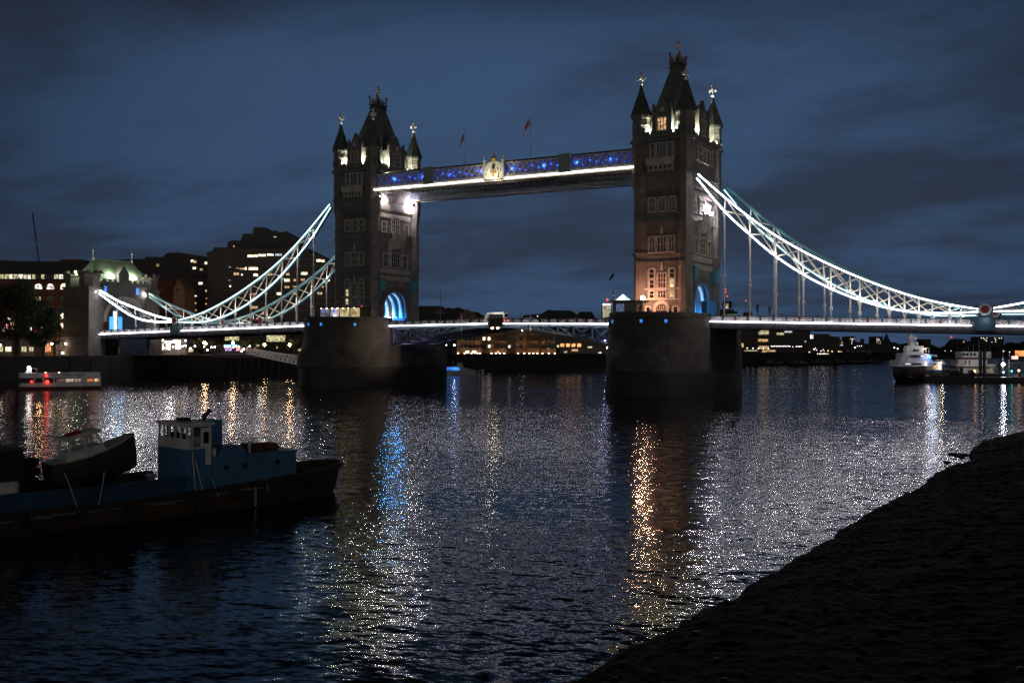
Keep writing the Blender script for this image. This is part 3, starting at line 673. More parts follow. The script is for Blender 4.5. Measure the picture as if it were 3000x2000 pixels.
def chain(sx, y, label, strip_u, strip_l, cpaint, near, bracing_m):
    t = thing('suspension_chain', label, 'bridge chain', (sx*51.8,y,16), 0, 'trussed suspension chains'); og = (sx*51.8,y,16)
    for nm, U, Lw in (('long',UPR,LOW),('short',SU,SL)):
        su = [(sx*x,y,z) for x, z in smooth(U)]; sl = [(sx*x,y,z) for x, z in smooth(Lw)]
        b = MB(); b.sweep(su,.75,.62); ch = b.build('upper_chord', cpaint, t, og)
        b = MB(); b.sweep(sl,.75,.62); cl = b.build('lower_chord', cpaint, t, og)
        b = MB(); n = len(U)
        for i in range(n):
            xu, zu = U[i]; xl, zl = Lw[i]
            if zu-zl > .5: b.bar((sx*xl,y,zl),(sx*xu,y,zu),.3,.22)
            if i < n-1:
                xu2, zu2 = U[i+1]; xl2, zl2 = Lw[i+1]
                if (nm == 'long') and i == 0: continue
                b.bar((sx*xl,y-.06,zl),(sx*xu2,y-.06,zu2),.2,.26); b.bar((sx*xu,y+.06,zu),(sx*xl2,y+.06,zl2),.2,.26)
        b.build('bracing', bracing_m, t, og)
        for s_, stm, par, nm2 in ((su,strip_u,ch,'u'),(sl,strip_l,cl,'l')):
            for o_ in ((-1,) if y < 0 else (-1,)):
                if stm is None: continue
                if nm == 'short' and sx < 0 and y < 0: stm = e_strip
                b = MB(); b.sweep([(p[0],y+o_*.46,p[2]) for p in s_],.12,.17 if near else .3); b.build('light_strip', stm, par, og)
        if cpaint is not None:
            for i in range(1, n, 1):
                x, z = Lw[i]; zu = U[i][1]
                if zu-z < .8: continue
                b = MB(); b.box(sx*x-.12,y-.95,z-.1,sx*x+.12,y-.4,z+.08); b.build('added_lamp_box', m_black, t, og)
                lamp('bracing_fill','POINT',(sx*x,y-1.5,z+.5),NODEP,(1,.93,.86),t,.1,og)  # lamps added at the chord nodes to brighten the bracing
        # hangers
        for i in range(1, n-1 if nm == 'short' else n):
            x, z = Lw[i]; zd = zdeck(x)+.1
            if z-zd < .4: continue
            b = MB(); r = .17; b.tube((sx*x,y,zd),(sx*x,y,z-.3),r,n=8)
            if z-zd > 3: zm = zd+(z-zd)*.42; b.lathe(sx*x,y,[(r,zm-.4),(.32,zm-.25),(.32,zm+.25),(r,zm+.4)],8)
            b.lathe(sx*x,y,[(r,z-1.5 if z-zd > 2 else zd),(.45,z-.45),(.45,z-.2)],8)
            b.build('hanger', m_cream, t, og)
    # pin joint with its roundel
    b = MB(); xc, zc = 104.4, 16.75
    b.tube((sx*xc,y-.75,zc),(sx*xc,y+.75,zc),1.15,n=20); b.box(sx*xc-2.0,y-.5,zc-.55,sx*xc+2.0,y+.5,zc+.75)
    b.prism([(sx*xc-1.2,zc),(sx*xc+1.2,zc),(sx*xc+1.35,12.9),(sx*xc-1.35,12.9)],'y',y-.45,y+.45)
    b.box(sx*xc-1.8,y-.8,12.8,sx*xc+1.8,y+.8,15.1); b.box(sx*xc-2.0,y-.95,15.1,sx*xc+2.0,y+.95,15.35)
    j = b.build('pin_joint', m_tealD, t, og)
    for o_ in (-1,1):
        b = MB(); P = [(1.12*math.cos(a),1.12*math.sin(a)) for a in [math.tau*i/20 for i in range(20)]]; Q = [(.74*c_,.74*s_) for c_, s_ in [(p[0]/1.12,p[1]/1.12) for p in P]]
        for i in range(20):
            k = (i+1)%20; b.prism([(sx*xc+P[i][0],zc+P[i][1]),(sx*xc+P[k][0],zc+P[k][1]),(sx*xc+Q[k][0],zc+Q[k][1]),(sx*xc+Q[i][0],zc+Q[i][1])],'y',y+o_*.76,y+o_*.95)
        rr = b.build('roundel_ring', m_white, j, og)
        b = MB(); b.tube((sx*xc,y+o_*.76,zc),(sx*xc,y+o_*.9,zc),.6,n=16); b.build('roundel_boss', m_red, j, og)
    if sx > 0 and y < 0:
        lamp('roundel_beam','POINT',(sx*xc,y-2.2,zc-1.9),60,(.6,.85,1),t,.15,og)
    if y < 0 and sx < 0: lamp('roundel_beam','POINT',(sx*xc,y-2.2,zc-1.9),16,(.6,1,.8),t,.15,og)
chain(-1,-9.2,'near left trussed suspension chain outlined in pale blue light',e_cyan,e_cyan,m_teal,False,m_cream)
chain(-1, 9.2,'far left trussed suspension chain in dim teal, behind the pale blue one',e_cyanD,e_cyanD,m_teal,False,m_cream)
chain(1,-9.2,'near right trussed suspension chain outlined in bright white light',e_strip,e_strip,m_tealD,True,m_cream)
chain(1, 9.2,'far right trussed suspension chain, dark teal above the white one',None,e_cyan,m_teal,True,m_cream)

# ------------------------------------------------------------------ bascules
BB = [(29.6,9.9),(24,11.3),(18.8,12.25),(13.7,13.0),(9.7,13.65),(6.3,14.05),(3,14.25),(.2,14.3)]
for sx, side in ((-1,'left'),(1,'right')):
    t = thing('bascule_leaf', '%s opening leaf of the bridge with braced arched girders below its deck' % side, 'bridge span', (sx*30.4,0,13), 0, 'opening leaves of the bridge'); og = (sx*30.4,0,13)
    for y in (-9.,-3.,3.,9.):
        b = MB(); b.sweep([(sx*x,y,z) for x, z in BB],.5,.42)
        b.bar((sx*29.9,y,zdeck(29)-.45),(sx*.15,y,zdeck(0)-.45),.5,.4)
        xs = [29.6,24.5,20,16,12.4,9.2,6.4]
        for i in range(len(xs)-1):
            a, c_ = xs[i], xs[i+1]; ta, tcc = zdeck(a)-.5, zdeck(c_)-.5; ba, bc = zin(BB,a), zin(BB,c_)
            b.bar((sx*a,y,ba),(sx*a,y,ta),.3,.3); b.bar((sx*a,y-.1,ba),(sx*c_,y-.1,tcc),.12,.32); b.bar((sx*a,y+.1,ta),(sx*c_,y+.1,bc),.12,.32)
        b.build('girder', m_tealD, t, og)
    b = MB(); b.bar((sx*30.2,0,zdeck(30)-.3),(sx*.12,0,zdeck(0)-.3),18.2,.14)
    for i in range(11):
        x = 1.5+i*2.8; zb = zin(BB,x); b.bar((sx*x,-9,zdeck(x)-.6),(sx*x,9,zdeck(x)-.6),.2,.5)
    for i in range(6):
        x = 14+i*2.9; zb = zin(BB,x)
        for y0, y1 in ((-8.7,-3.3),(3.3,8.7)): b.bar((sx*x,y0,zb+.1),(sx*x,y1,zb+.1),1.6,.12)
    b.build('floor_framing', m_cream, t, og)
    b = MB(); b.bar((sx*30.3,0,zdeck(30)-.16),(sx*.12,0,zdeck(0)-.16),18.0,.12); b.build('roadway', m_road, t, og)
    for y, o_ in ((-9.35,-1),(9.35,1)):
        b = MB(); parapet(b,y,(sx*30.4,sx*2.2),h0=.22,h1=1.1,out=o_,post=2.35); b.bar((sx*2.2,y,zdeck(2)+1.2),(sx*.15,y,zdeck(0)+1.2),.35,.18,1); b.build('parapet', [m_grey, m_black], t, og)
        b = MB(); b.box(sx*.15,y-.25,14.4,sx*1.9,y+.25,16.25); b.build('centre_housing', m_black, t, og)
        b = MB(); b.bar((sx*30.4,y+o_*.3,zdeck(30)),(sx*2.15,y+o_*.3,zdeck(2)),.14,.17); b.build('light_strip', e_strip, t, og)
    b = MB(); x, z = sx*.75, 14.2; b.lathe(x,-9.75,[(.1,z+.3),(.28,z+.1),(.28,z-.1)],8); hd = b.build('navigation_lamp', m_black, t, og); b = MB(); b.ball((x,-9.75,z-.2),.27,8); b.build('lens', e_olamp, hd, og)
    b = MB(); b.bar((sx*9.3,-9.75,13.2),(sx*9.3,-9.75,17.2),.22,.22); b.build('gauge_post', m_grey, t, og)
    for y in (-6,6):
        lamp('girder_beam','POINT',(sx*26.5,y,11.6 if y < 0 else 12.6),190 if y < 0 else 120,(.5,.42,1),t,.3,og)
        b = MB(); b.box(sx*26.5-.3,y-.3,11.0,sx*26.5+.3,y+.3,11.25); b.build('girder_lamp', emi('violet lamp',(.5,.42,1),4), t, og)

# ------------------------------------------------------------------ high walkways
def walkway(y0, y1, label, lit):
    t = thing('high_walkway', label, 'walkway', (0,(y0+y1)/2,48.8), 0, 'high level walkways'); og = (0,(y0+y1)/2,48.8)
    X = 35.2
    b = MB(); b.box(-X,y0+.1,49.0,X,y1-.1,49.3); b.build('floor', m_girder, t, og)
    for y, o_ in ((y0,-1),(y1,1)):
        b = MB(); b.box(-X,y-.2,49.35,X,y+.2,49.6); b.box(-X,y-.2,52.1,X,y+.2,52.35); 
        n = 44
        for i in range(n):
            a = -X+2*X*i/n; c_ = a+2*X/n; b.bar((a,y-.06,49.6),(c_,y-.06,52.1),.1,.24); b.bar((a,y+.06,52.1),(c_,y+.06,49.6),.1,.24)
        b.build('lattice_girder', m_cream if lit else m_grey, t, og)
        b = MB(); b.box(-X,y+o_*.05-.15,48.55,X,y+o_*.05+.15,49.35)
        for i in range(30): a = -X+2*X*(i+.15)/30; b.box(a,y+o_*.22-.06,48.72,a+2*X/30*.7,y+o_*.22+.06,49.2,1)
        b.build('fascia', [m_cream, m_white] if lit else [m_tealD, m_grey], t, og)  # darker paint stands for shade on the unlit walkway
    b = MB(); b.box(-X,y0-.15,52.35,X,y1+.15,52.55)
    b.prism([(y0-.1,52.55),(y1+.1,52.55),((y0+y1)/2+.8,52.95),((y0+y1)/2-.8,52.95)],'x',-X,X); b.build('roof', m_girder, t, og)
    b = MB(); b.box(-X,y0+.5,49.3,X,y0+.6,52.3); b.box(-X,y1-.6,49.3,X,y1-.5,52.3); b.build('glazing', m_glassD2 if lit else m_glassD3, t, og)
    b = MB(); zb = 48.35 if lit else 47.9          # under-floor bracing
    for i in range(22): a = -X+2*X*i/22; b.bar((a,y0+.2,zb),(a+2*X/22,y1-.2,zb),.3,.16)
    for y in (y0+.15,y1-.15): b.box(-X,y-.12,zb-.15,X,y+.12,zb+.15)
    b.build('under_bracing', m_cream, t, og)
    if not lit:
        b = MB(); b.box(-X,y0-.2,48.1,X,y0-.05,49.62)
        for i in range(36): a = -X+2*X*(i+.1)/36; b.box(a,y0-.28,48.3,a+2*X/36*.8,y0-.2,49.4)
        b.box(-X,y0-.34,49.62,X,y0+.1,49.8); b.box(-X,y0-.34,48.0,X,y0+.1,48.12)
        b.build('side_girder', mat('girder paint with sky light',(.28,.34,.42),.5), t, og)  # blue grey of the sky's light put into the girder colour
    if lit:
        for x, hw in ((-18.5,1.45),(18.2,1.45)):
            b = MB(); b.box(x-hw,y0-.55,48.7,x+hw,y0-.22,52.75); b.box(x-hw-.1,y0-.62,52.75,x+hw+.1,y0-.1,52.95); b.box(x-hw*.6,y0-.62,49.9,x+hw*.6,y0-.56,52.2); b.build('panel_pylon', mat('grey green pylon paint',(.26,.33,.31),.5), t, og)
        b = MB()
        for a, c_ in ((-X,-3.0),(2.7,X)): b.box(a,y0-.42,48.5,c_,y0-.24,48.74)
        b.build('light_strip', e_walk, t, og)
        k = 0
        for i in range(40):
            x = -31+i*1.62
            if abs(x) < 3.2 or abs(abs(x)-18.3) < 1.7: continue
            b = MB(); z = (50.2,51.1,50.6)[i%3]; b.ball((x,y0+.34,z),.19,6); b.build('blue_lamp', e_blueW, t, og)
        for i in range(8):
            x = -29+i*8.3; lamp('blue_beam','POINT',(x,y0+.3,50.9),60,(.03,.15,1),t,.1,og)
    return t
e_blueW = emi('blue walkway lamp',(.02,.12,1),2.2)
m_glassD2 = litglass('blue lit walkway interior', (.012,.06,.9), .10, .7)
m_glassD3 = mat('walkway glass', (.03,.04,.07), .3, var=.4, vs=1)
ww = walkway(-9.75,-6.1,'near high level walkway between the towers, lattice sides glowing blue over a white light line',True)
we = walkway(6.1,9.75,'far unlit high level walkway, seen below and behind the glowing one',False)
# arms panel at mid walkway
t = thing('coat_of_arms', 'gilded coat of arms panel with a crown at the middle of the high walkway', 'coat of arms', (-.2,-10.1,48.6)); og = (-.2,-10.1,48.6); xc = -.2
b = MB(); b.prism([(xc-2.2,48.6),(xc+2.2,48.6),(xc+2.2,51.4)]+[(xc+2.2*math.cos(a)*(1 if abs(math.cos(a)) > .3 else .96), 51.5+1.35*math.sin(a)) for a in [math.pi*i/12 for i in range(13)]]+[(xc-2.2,51.4)],'y',-10.3,-10.0); b.build('panel', m_trim, t, og)
for s_ in (-1,1): b = MB(); b.box(xc+s_*2.2-.0,-10.45,48.5,xc+s_*2.75,-9.95,52.9); b.box(xc+s_*2.1,-10.5,52.9,xc+s_*2.85,-9.9,53.1); b.build('pilaster', m_trim, t, og)
b = MB(); b.prism([(xc-.85,50.9),(xc-.8,50.0),(xc-.4,49.4),(xc,49.1),(xc+.4,49.4),(xc+.8,50.0),(xc+.85,50.9)],'y',-10.48,-10.3)
sh = b.build('shield', mat('gilt shield',(.5,.42,.22),.5,metal=.3,var=.6,vs=3), t, og); b = MB(); b.box(xc-.1,-10.54,49.3,xc+.1,-10.48,50.85); b.box(xc-.75,-10.53,50.2,xc+.75,-10.48,50.38); b.build('shield_cross', mat('dull crimson enamel',(.12,.03,.03),.6), sh, og)
b = MB()
for s_ in (-1,1):     # winged supporters
    b.loft([[(xc+s_*(1.05+dx)-w_,-10.42,z),(xc+s_*(1.05+dx)+w_,-10.42,z),(xc+s_*(1.05+dx)+w_*.7,-10.58,z),(xc+s_*(1.05+dx)-w_*.7,-10.58,z)] for z, dx, w_ in ((48.8,.25,.16),(49.4,.05,.22),(50.0,.15,.26),(50.6,.05,.2),(50.95,-.1,.16),(51.25,-.2,.1))])
    b.prism([(xc+s_*1.2,49.9),(xc+s_*1.95,50.3),(xc+s_*1.85,51.0),(xc+s_*1.35,50.6)],'y',-10.46,-10.34)
b.build('supporter', m_cream, t, og)
b = MB(); b.lathe(xc,-10.4,[(.3,51.0),(.5,51.3),(.45,51.6),(.2,51.85)],8); b.build('helm', m_black, t, og)
b = MB(); b.lathe(xc,-10.15,[(.62,52.7),(.66,53.0),(.8,53.35),(.55,53.75),(.16,53.95),(.12,54.1),(.24,54.25),(.1,54.45)],10); b.box(xc-.08,-10.22,54.4,xc+.08,-10.08,55.15); b.box(xc-.32,-10.22,54.65,xc+.32,-10.08,54.82); b.build('crown', m_gold, t, og)
for s_ in (-1,1): b = MB(); b.lathe(xc+s_*2.5,-10.2,[(.12,53.1),(.14,53.5),(.4,54.0),(.42,54.1)],8); b.build('lantern', m_grey, t, og)
lamp('arms_beam','AREA',(xc,-13.2,48.2),450,(1,.93,.72),t,1.0,og,aim=(0,2.6,3))
b = MB(); b.box(xc-.6,-13.5,47.9,xc+.6,-13.0,48.05); b.bar((xc-.5,-13.2,48.0),(xc-.5,-9.9,48.5),.08); b.bar((xc+.5,-13.2,48.0),(xc+.5,-9.9,48.5),.08); b.build('lamp_bracket', m_black, t, og)
# flags
def flag(x, y, z0, z1, kind, label):
    t = thing('flag', label, 'flag', (x,y,z0), 0, 'flags over the high walkway'); b = MB(); b.tube((0,0,0),(0,0,z1-z0),.07,.04,6); b.ball((0,0,z1-z0+.08),.12,6); b.build('flagpole', m_grey, t)
    U, V = 18, 12; b = MB(); vs = []
    for j in range(V+1):
        for i in range(U+1):
            f, gg = i/U, j/V; Lg = 2.6
            ang = R(62 if kind == 'u' else 48)   # limp cloth falls away from the pole
            xx = -f*Lg*math.cos(ang)-.25*gg*f; zz = (z1-z0)-.1-gg*1.5-f*Lg*math.sin(ang)*(.75+.25*gg)+(.35*math.sin(f*5) if kind != 'u' else 0)
            vs.append((xx, .22*math.sin(f*7+gg*2)*f, zz))
    fs = []; ms = []
    for j in range(V):
        for i in range(U):
            fs.append((j*(U+1)+i,j*(U+1)+i+1,(j+1)*(U+1)+i+1,(j+1)*(U+1)+i)); u, v = (i+.5)/U-.5, (j+.5)/V-.5
            if kind == 'u': m_ = 1 if (abs(u) < .06 or abs(v) < .1) else 2 if (abs(u) < .1 or abs(v) < .17) else 2 if abs(abs(u)-abs(v)) < .07 else 0
            else: m_ = 1 if (abs(u) < .09 or abs(v) < .12) else 2
            ms.append(m_)
    b.v = [Vector(p) for p in vs]; b.f = fs; b.m = ms
    o_ = b.build('cloth', [m_navy, m_red, m_clothW], t, smooth=True); md = o_.modifiers.new('s','SOLIDIFY'); md.thickness = .02
m_navy = mat('navy cloth', (.01,.015,.09), .8); m_clothW = mat('white cloth', (.5,.5,.5), .8)
flag(-9.7,-8,53.0,60.9,'u','limp dark blue and red flag on a pole over the left half of the walkway')
flag(8.3,-8,53.0,62.2,'e','limp white flag with red cross on a pole over the right of the walkway')
b = MB(); P = [Vector((26+.0*i,-8,52.9)) for i in range(1)]
# ------------------------------------------------------------------ floodlights fixed to the towers
def flood(loc, label, n, dirv, power, c, em, spread=.55, blob=.3, cone=120):
    t = thing('floodlight', label, 'floodlight', loc, 0, 'floodlights on the bridge')
    for i in range(n):
        p = Vector((0,spread*(i-(n-1)/2),0)); b = MB(); b.box(p.x-.3,p.y-.3,-.32,p.x+.3,p.y+.3,.32); b.build('housing', m_black, t)
        b = MB(); b.ball((p.x+.42*(1 if dirv[0] >= 0 else -1),p.y-.35,.0),blob,8); b.build('lens', em, t)
    b = MB(); b.bar((0,0,-.3),(-.8*(1 if loc[0] > -60 else 1),0,-.9),.12); b.build('bracket', m_black, t)
    lamp('beam','SPOT',(.2,0,-.2),power,c,t,.25,aim=dirv,cone=R(cone))
    return t
flood((-34.0,-5.2,46.6),'small floodlight on the left tower below the walkway, left of the brighter one',1,(-.9,.25,-1),2600,(1,.86,.62),e_flood,cone=110,blob=.24)
flood((-34.0,5.6,46.6),'bright pair of floodlights at the far edge of the left tower below the walkway',2,(-1.15,.1,-1.25),4200,(1,.88,.66),e_flood,blob=.34,cone=110)
flood((48.0,1.9,39.4),'bright floodlight on the balcony of the right tower, left of the pair',1,(-.5,0,-1),700,(1,.86,.62),e_flood,blob=.34,cone=150)
flood((48.0,4.1,39.3),'bright floodlight on the balcony of the right tower, right of the pair',1,(-.5,0,-1),700,(1,.86,.62),e_flood,blob=.34,cone=150)
t = thing('floodlight','added floodlight under the right leaf to brighten the left pier','floodlight',(29.6,-10.4,13.2),0,'floodlights on the bridge'); b = MB(); b.box(-.25,-.4,-.3,.35,.4,.3); b.build('housing', m_black, t); b = MB(); b.box(-.32,-.33,-.24,-.25,.33,.24); b.build('lens', e_wlamp, t)
b = MB(); b.bar((.3,0,0),(1.3,0,0),.12); b.build('bracket', m_black, t)
lamp('beam','SPOT',(-.5,0,0),48000,(1,.80,.58),t,.3,aim=(-1,-.02,-.04),cone=R(20),blend=1)  # invented source, added to warm the left pier
flood((35.0,0,46.4),'warm floodlight on the hidden north face of the right tower under the walkways',1,(-.8,0,.6),2600,(1,.78,.45),e_olamp,cone=170)
for yy, nm_ in ((-7.9,'near'),(7.9,'far')):
    flood((34.7 if yy < 0 else 34.9,yy,47.2),'warm lamp tucked under the %s walkway at its right end' % nm_,1,(-1,0,.25),2200,(1,.8,.5),e_olamp,blob=.15,cone=150)
    flood((-34.7,yy,47.2),'warm lamp tucked under the %s walkway at its left end' % nm_,1,(1,0,.25),1500,(1,.85,.6),e_olamp,blob=.15,cone=150)
# lamp post before the entrance of the right tower
t = thing('lamp_post', 'lit lamp post with a warm globe before the entrance of the right tower', 'lamp post', (38.6,-14.0,16.1)); b = MB(); b.lathe(0,0,[(.16,0),(.1,.4),(.07,3.4),(.12,3.5)],8); b.build('post', m_black, t); b = MB(); b.ball((0,0,3.95),.42,10); b.build('globe', e_gl, t) if False else b.build('globe', emi('globe glass',(1,.44,.27),460), t)
# ------------------------------------------------------------------ helpers for things seen across the river
FH = Vector((FW.x,FW.y,0)).normalized()
class PF:
    """Level frame at a chosen distance: x to the right, y away, z up; sizes read in photo pixels are turned into metres."""
    def __init__(s, name, label, cat, u0, v0, d, group=None, z=None, yaw=0):
        s.u0, s.k = u0, d/FOC; p = atD(u0, v0, d)
        if z is not None: p.z = z; s.v0 = 1000-(z-atD(u0,1000,d).z)/s.k
        else: s.v0 = v0
        s.o = thing(name, label, cat, (p.x,p.y,p.z), math.atan2(RH.y,RH.x)+yaw, group)
    def X(s, u): return (u-s.u0)*s.k
    def Z(s, v): return (s.v0-v)*s.k
    def poly(s, mb, pts, y0, y1, m=0): mb.prism([(s.X(u),s.Z(v)) for u, v in pts],'y',y0,y1,m)
    def box(s, mb, u0, v0, u1, v1, y0, y1, m=0): mb.box(s.X(u0),y0,s.Z(v0),s.X(u1),y1,s.Z(v1),m)
def rest(f, base=1060):    # profile down to the ground
    return f
def building(name, label, u0, d, prof, thick, wm, wins=(), cat='building', group=None, roofm=None, base=None, bands=(), y0=0, wallname='wall'):
    f = PF(name, label, cat, u0, 1040, d, group, z=NZ if base is None else base)
    b = MB(); vb = f.v0+1
    f.poly(b, [(prof[0][0],vb)]+list(prof)+[(prof[-1][0],vb)], y0, y0+thick); b.build(wallname, wm, f.o)
    if bands:
        b = MB()
        for u, v, u2, hh in bands: f.box(b,u,v,u2,v-hh,y0-.5,y0-.002)
        b.build('balcony_band', m_conc2, f.o)
    for wdw in wins:
        a, v, a2, v2, mm = wdw[:5]
        b = MB(); f.box(b,a,v2,a2,v,y0-.12,y0+.05); 
        o_ = b.build('window', mm, f.o)
        if a2-a > 3.5 and len(wdw) < 6:
            b = MB(); n = max(1,round((a2-a)/4.5)); 
            for i in range(n+1): uu = a+(a2-a)*i/n; f.box(b,uu-.28,v2,uu+.28,v,y0-.2,y0-.12)
            f.box(b,a-.3,v2+.3,a2+.3,v2-.3,y0-.24,y0-.2); b.build('frame', m_black, o_)
    return f
def tree(u, vbase, d, wpx, hpx, label, name='tree', n=2600, leafr=.32, z=None, trunk=.28, seed=1, group='trees on the north bank', dens=1):
    r_ = random.Random(seed); f = PF(name, label, 'tree', u, vbase, d, group, z=NZ if z is None else z)
    W, H = wpx*f.k/2, hpx*f.k; tr = MB(); th = H*trunk
    tr.loft([[(r*math.cos(a),r*math.sin(a),zz) for a in [math.tau*i/8 for i in range(8)]] for r, zz in ((H*.03,0),(H*.022,th*.5),(H*.018,th),(H*.008,H*.7))])
    cl = []
    for i in range(26):
        a = r_.random()*math.tau; rr = W*(.25+.65*r_.random()**.6); zz = th+(H-th)*(.12+.78*r_.random())
        sh = math.sqrt(max(.12,1-((zz-th-(H-th)*.42)/((H-th)*.62))**2)); cl.append((rr*math.cos(a)*sh, rr*math.sin(a)*sh, zz, (H-th)*r_.uniform(.10,.2)))
    for c_ in cl[:12]: tr.bar((0,0,th*r_.uniform(.7,1.5)),(c_[0]*.9,c_[1]*.9,c_[2]-.2),H*.012)
    tr.build('trunk', m_bark, f.o)
    b = MB()
    for i in range(int(n*dens)):
        c_ = r_.choice(cl); q = Vector((r_.gauss(0,1),r_.gauss(0,1),r_.gauss(0,.8))); q = q.normalized()*c_[3]*r_.random()**.45*1.15
        p = Vector(c_[:3])+q; a1 = Vector((r_.gauss(0,1),r_.gauss(0,1),r_.gauss(0,1))).normalized()*leafr*r_.uniform(.6,1.5); a2 = a1.cross(Vector((r_.gauss(0,1),r_.gauss(0,1),r_.gauss(0,1))).normalized())*.8
        b.add([p-a1,p+a2*.6,p+a1,p-a2*.6],[(0,1,2,3)])
    b.build('crown', m_leaf, f.o); return f
def lamppost(u, v, d, label, em, r=.28, c=(1,.9,.8), pw=0, zb=None, group='lamps along the far bank'):
    f = PF('street_lamp', label, 'street lamp', u, v, d, group, z=NZ if zb is None else zb); z = f.Z(v)
    b = MB(); b.tube((0,0,0),(0,0,max(.3,z-r)),.07,.05,6); b.lathe(0,0,[(.16,z-r-.1),(.2,z-r)],6); b.build('post', m_black, f.o)
    b = MB(); b.ball((0,0,z),r,8); b.build('globe', em, f.o)
    if pw: lamp('glow','POINT',(0,-.9,z),pw,c,f.o,.3)
    return f

# ---- office block at the far left
Wn = []
for u0, u1, mm in ((-18,10,e_winY),(13,25,e_winY),(27,36,e_winW),(39,52,e_winY),(54,66,e_winW),(68,78,e_winY),(80,90,e_winW),(94,103,e_winY),(106,118,m_glassD),(120,129,e_winY),(131,144,m_glassD),(146,156,m_glassD),(158,170,e_winY),(172,184,e_winW),(186,196,m_glassD),(199,210,m_glassD)): Wn.append((u0,804,u1,817,mm))
for u in (30,108,187): Wn.append((u,777,u+27,783,e_winW))
fo = building('office_block','brick office block behind the big tree, with a lit glazed top storey',120,352,[(-240,764),(10,762),(60,765),(172,766),(175,759),(236,759),(268,776),(270,820)],22,m_brickR,Wn)
b = MB(); fo.box(b,-240,803,268,766,-.9,-.3); fo.box(b,-240,820,268,817.5,-.7,-.1); b.build('cornice', m_roofD, fo.o)
for (ua, v0, v1, em_) in ((102,831,846,e_winW),(137,831,847,e_winW),(177,830,847,e_winH),(177,917,932,e_winH),(137,917,932,m_glassD),(102,917,932,m_glassD),(137,868,882,m_glassD),(177,868,882,m_glassD),(102,868,882,e_winY),(60,868,880,m_glassD)):
    b = MB(); u1 = ua+20; um = ua+10; vs_ = v0+9
    fo.poly(b,[(ua,v1),(ua,vs_)]+[(um-10*math.cos(a),vs_-9*math.sin(a)) for a in [math.pi*i/8 for i in range(1,8)]]+[(u1,vs_),(u1,v1)],-.16,0); w_ = b.build('arched_window', em_, fo.o)
    b = MB(); fo.box(b,um-.6,v1,um+.6,v0,-.26,-.17); fo.box(b,ua,vs_+.4,u1,vs_-.4,-.26,-.17)
    P = [(um-11.5*math.cos(a),vs_-10.5*math.sin(a)) for a in [math.pi*i/8 for i in range(9)]]; Q = [(um-10*math.cos(a),vs_-9*math.sin(a)) for a in [math.pi*i/8 for i in range(9)]]
    for i in range(8): fo.poly(b,[P[i],P[i+1],Q[i+1],Q[i]],-.22,0)
    b.build('frame', m_trim, w_)
b = MB(); fo.box(b,178,966,201,946,-.16,0); b.build('shop_window', e_winH, fo.o)
b = MB(); fo.box(b,165,936,212,933,-.5,0); fo.box(b,166,1000,170,936,-.45,0); fo.box(b,207,1000,211,936,-.45,0); b.build('stone_surround', m_trim, fo.o)
for u in (172,203):
    lamp('wall_beam','POINT',(fo.X(u),-1.1,fo.Z(958)),420,(1,.62,.28),fo.o,.2); b = MB(); b.ball((fo.X(u),-.7,fo.Z(961)),.28,6); b.build('wall_lamp', e_olamp, fo.o)
# ---- white shop fronts under the tree
building('shopfront','pale low shop front with lit windows under the big tree',80,318,[(58,1000),(61,995),(98,995),(101,1000)],8,m_conc2,[(64,1016,78,1030,e_winY),(86,1016,98,1030,e_winY)])
building('shopfront','low shop front at the far left edge with lit windows',10,318,[(-60,992),(20,992),(34,998)],8,m_conc2,[(-8,1014,9,1030,e_winY),(17,1016,33,1030,e_winH)])
building('kiosk','small kiosk glowing orange beside the big tree',142,316,[(129,999),(135,994),(150,994),(156,1000)],4,m_brick,[(133,1006,150,1031,litglass('orange lit window',(1,.36,.14),.9))])
building('gatehouse','plain buff wall lit by a street lamp near the bridge abutment',172,314,[(163,1010),(181,1010)],5,m_conc2,[(175,1024,180,1032,m_black)])
for (u, v, em_, pw, lb) in ((152,1007,e_wlamp,40,'street lamp beside the orange kiosk'),(193,1007,e_wlamp,70,'street lamp just left of the bridge abutment'),(0,1010,e_wlamp,60,'street lamp at the far left edge of the bank'),(183,1034,e_olamp,30,'low warm lamp at the foot of the abutment')):
    lamppost(u,v,311,lb,em_,.28,(1,.75,.55),pw)
# lit windows seen through the branches
building('corner_house','dark house behind the big tree with warm windows showing through the leaves',70,345,[(-60,930),(100,930)],1.5,m_brickR,[(8,958,16,972,e_winH),(18,945,25,968,litglass('pink lit window',(1,.35,.35),4)),(30,944,40,962,e_win),(36,962,41,968,e_winW),(89,958,93,968,e_winW),(22,930,33,938,e_winC),(120,952,123,960,e_winW)])
tree(48,1040,300,225,222,'big dark leafy tree on the left bank in front of the office block',n=19000,leafr=.34,seed=3,trunk=.2)
tree(128,1040,303,110,150,'smaller dark tree right of the big one, left of the abutment',n=6000,leafr=.3,seed=5,trunk=.2)
# ---- crane
f = PF('tower_crane','thin dark crane jib standing over the roofs at the left','crane',118,760,900); b = MB(); A = (f.X(118),0,f.Z(790)); B_ = (f.X(95),0,f.Z(623))
A2, B2 = Vector(A), Vector(B_)
for dx, dy in ((-.7,-.7),(.7,-.7),(0,.9)): b.bar(A2+Vector((dx,dy,0)),B2+Vector((dx*.3,dy*.3,0)),.35)
for i in range(22):
    p, q = A2.lerp(B2,i/22), A2.lerp(B2,(i+1)/22); s_ = .7*(1 if i%2 else -1); b.bar(p+Vector((s_,-.6,0)),q+Vector((-s_,-.6,0)),.25)
b.box(f.X(114),-2,f.Z(800),f.X(124),2,f.Z(770)); b.bar((f.X(119),0,f.Z(1050)),(f.X(119),0,f.Z(790)),2.2)
b.build('jib', m_roofD, f.o)

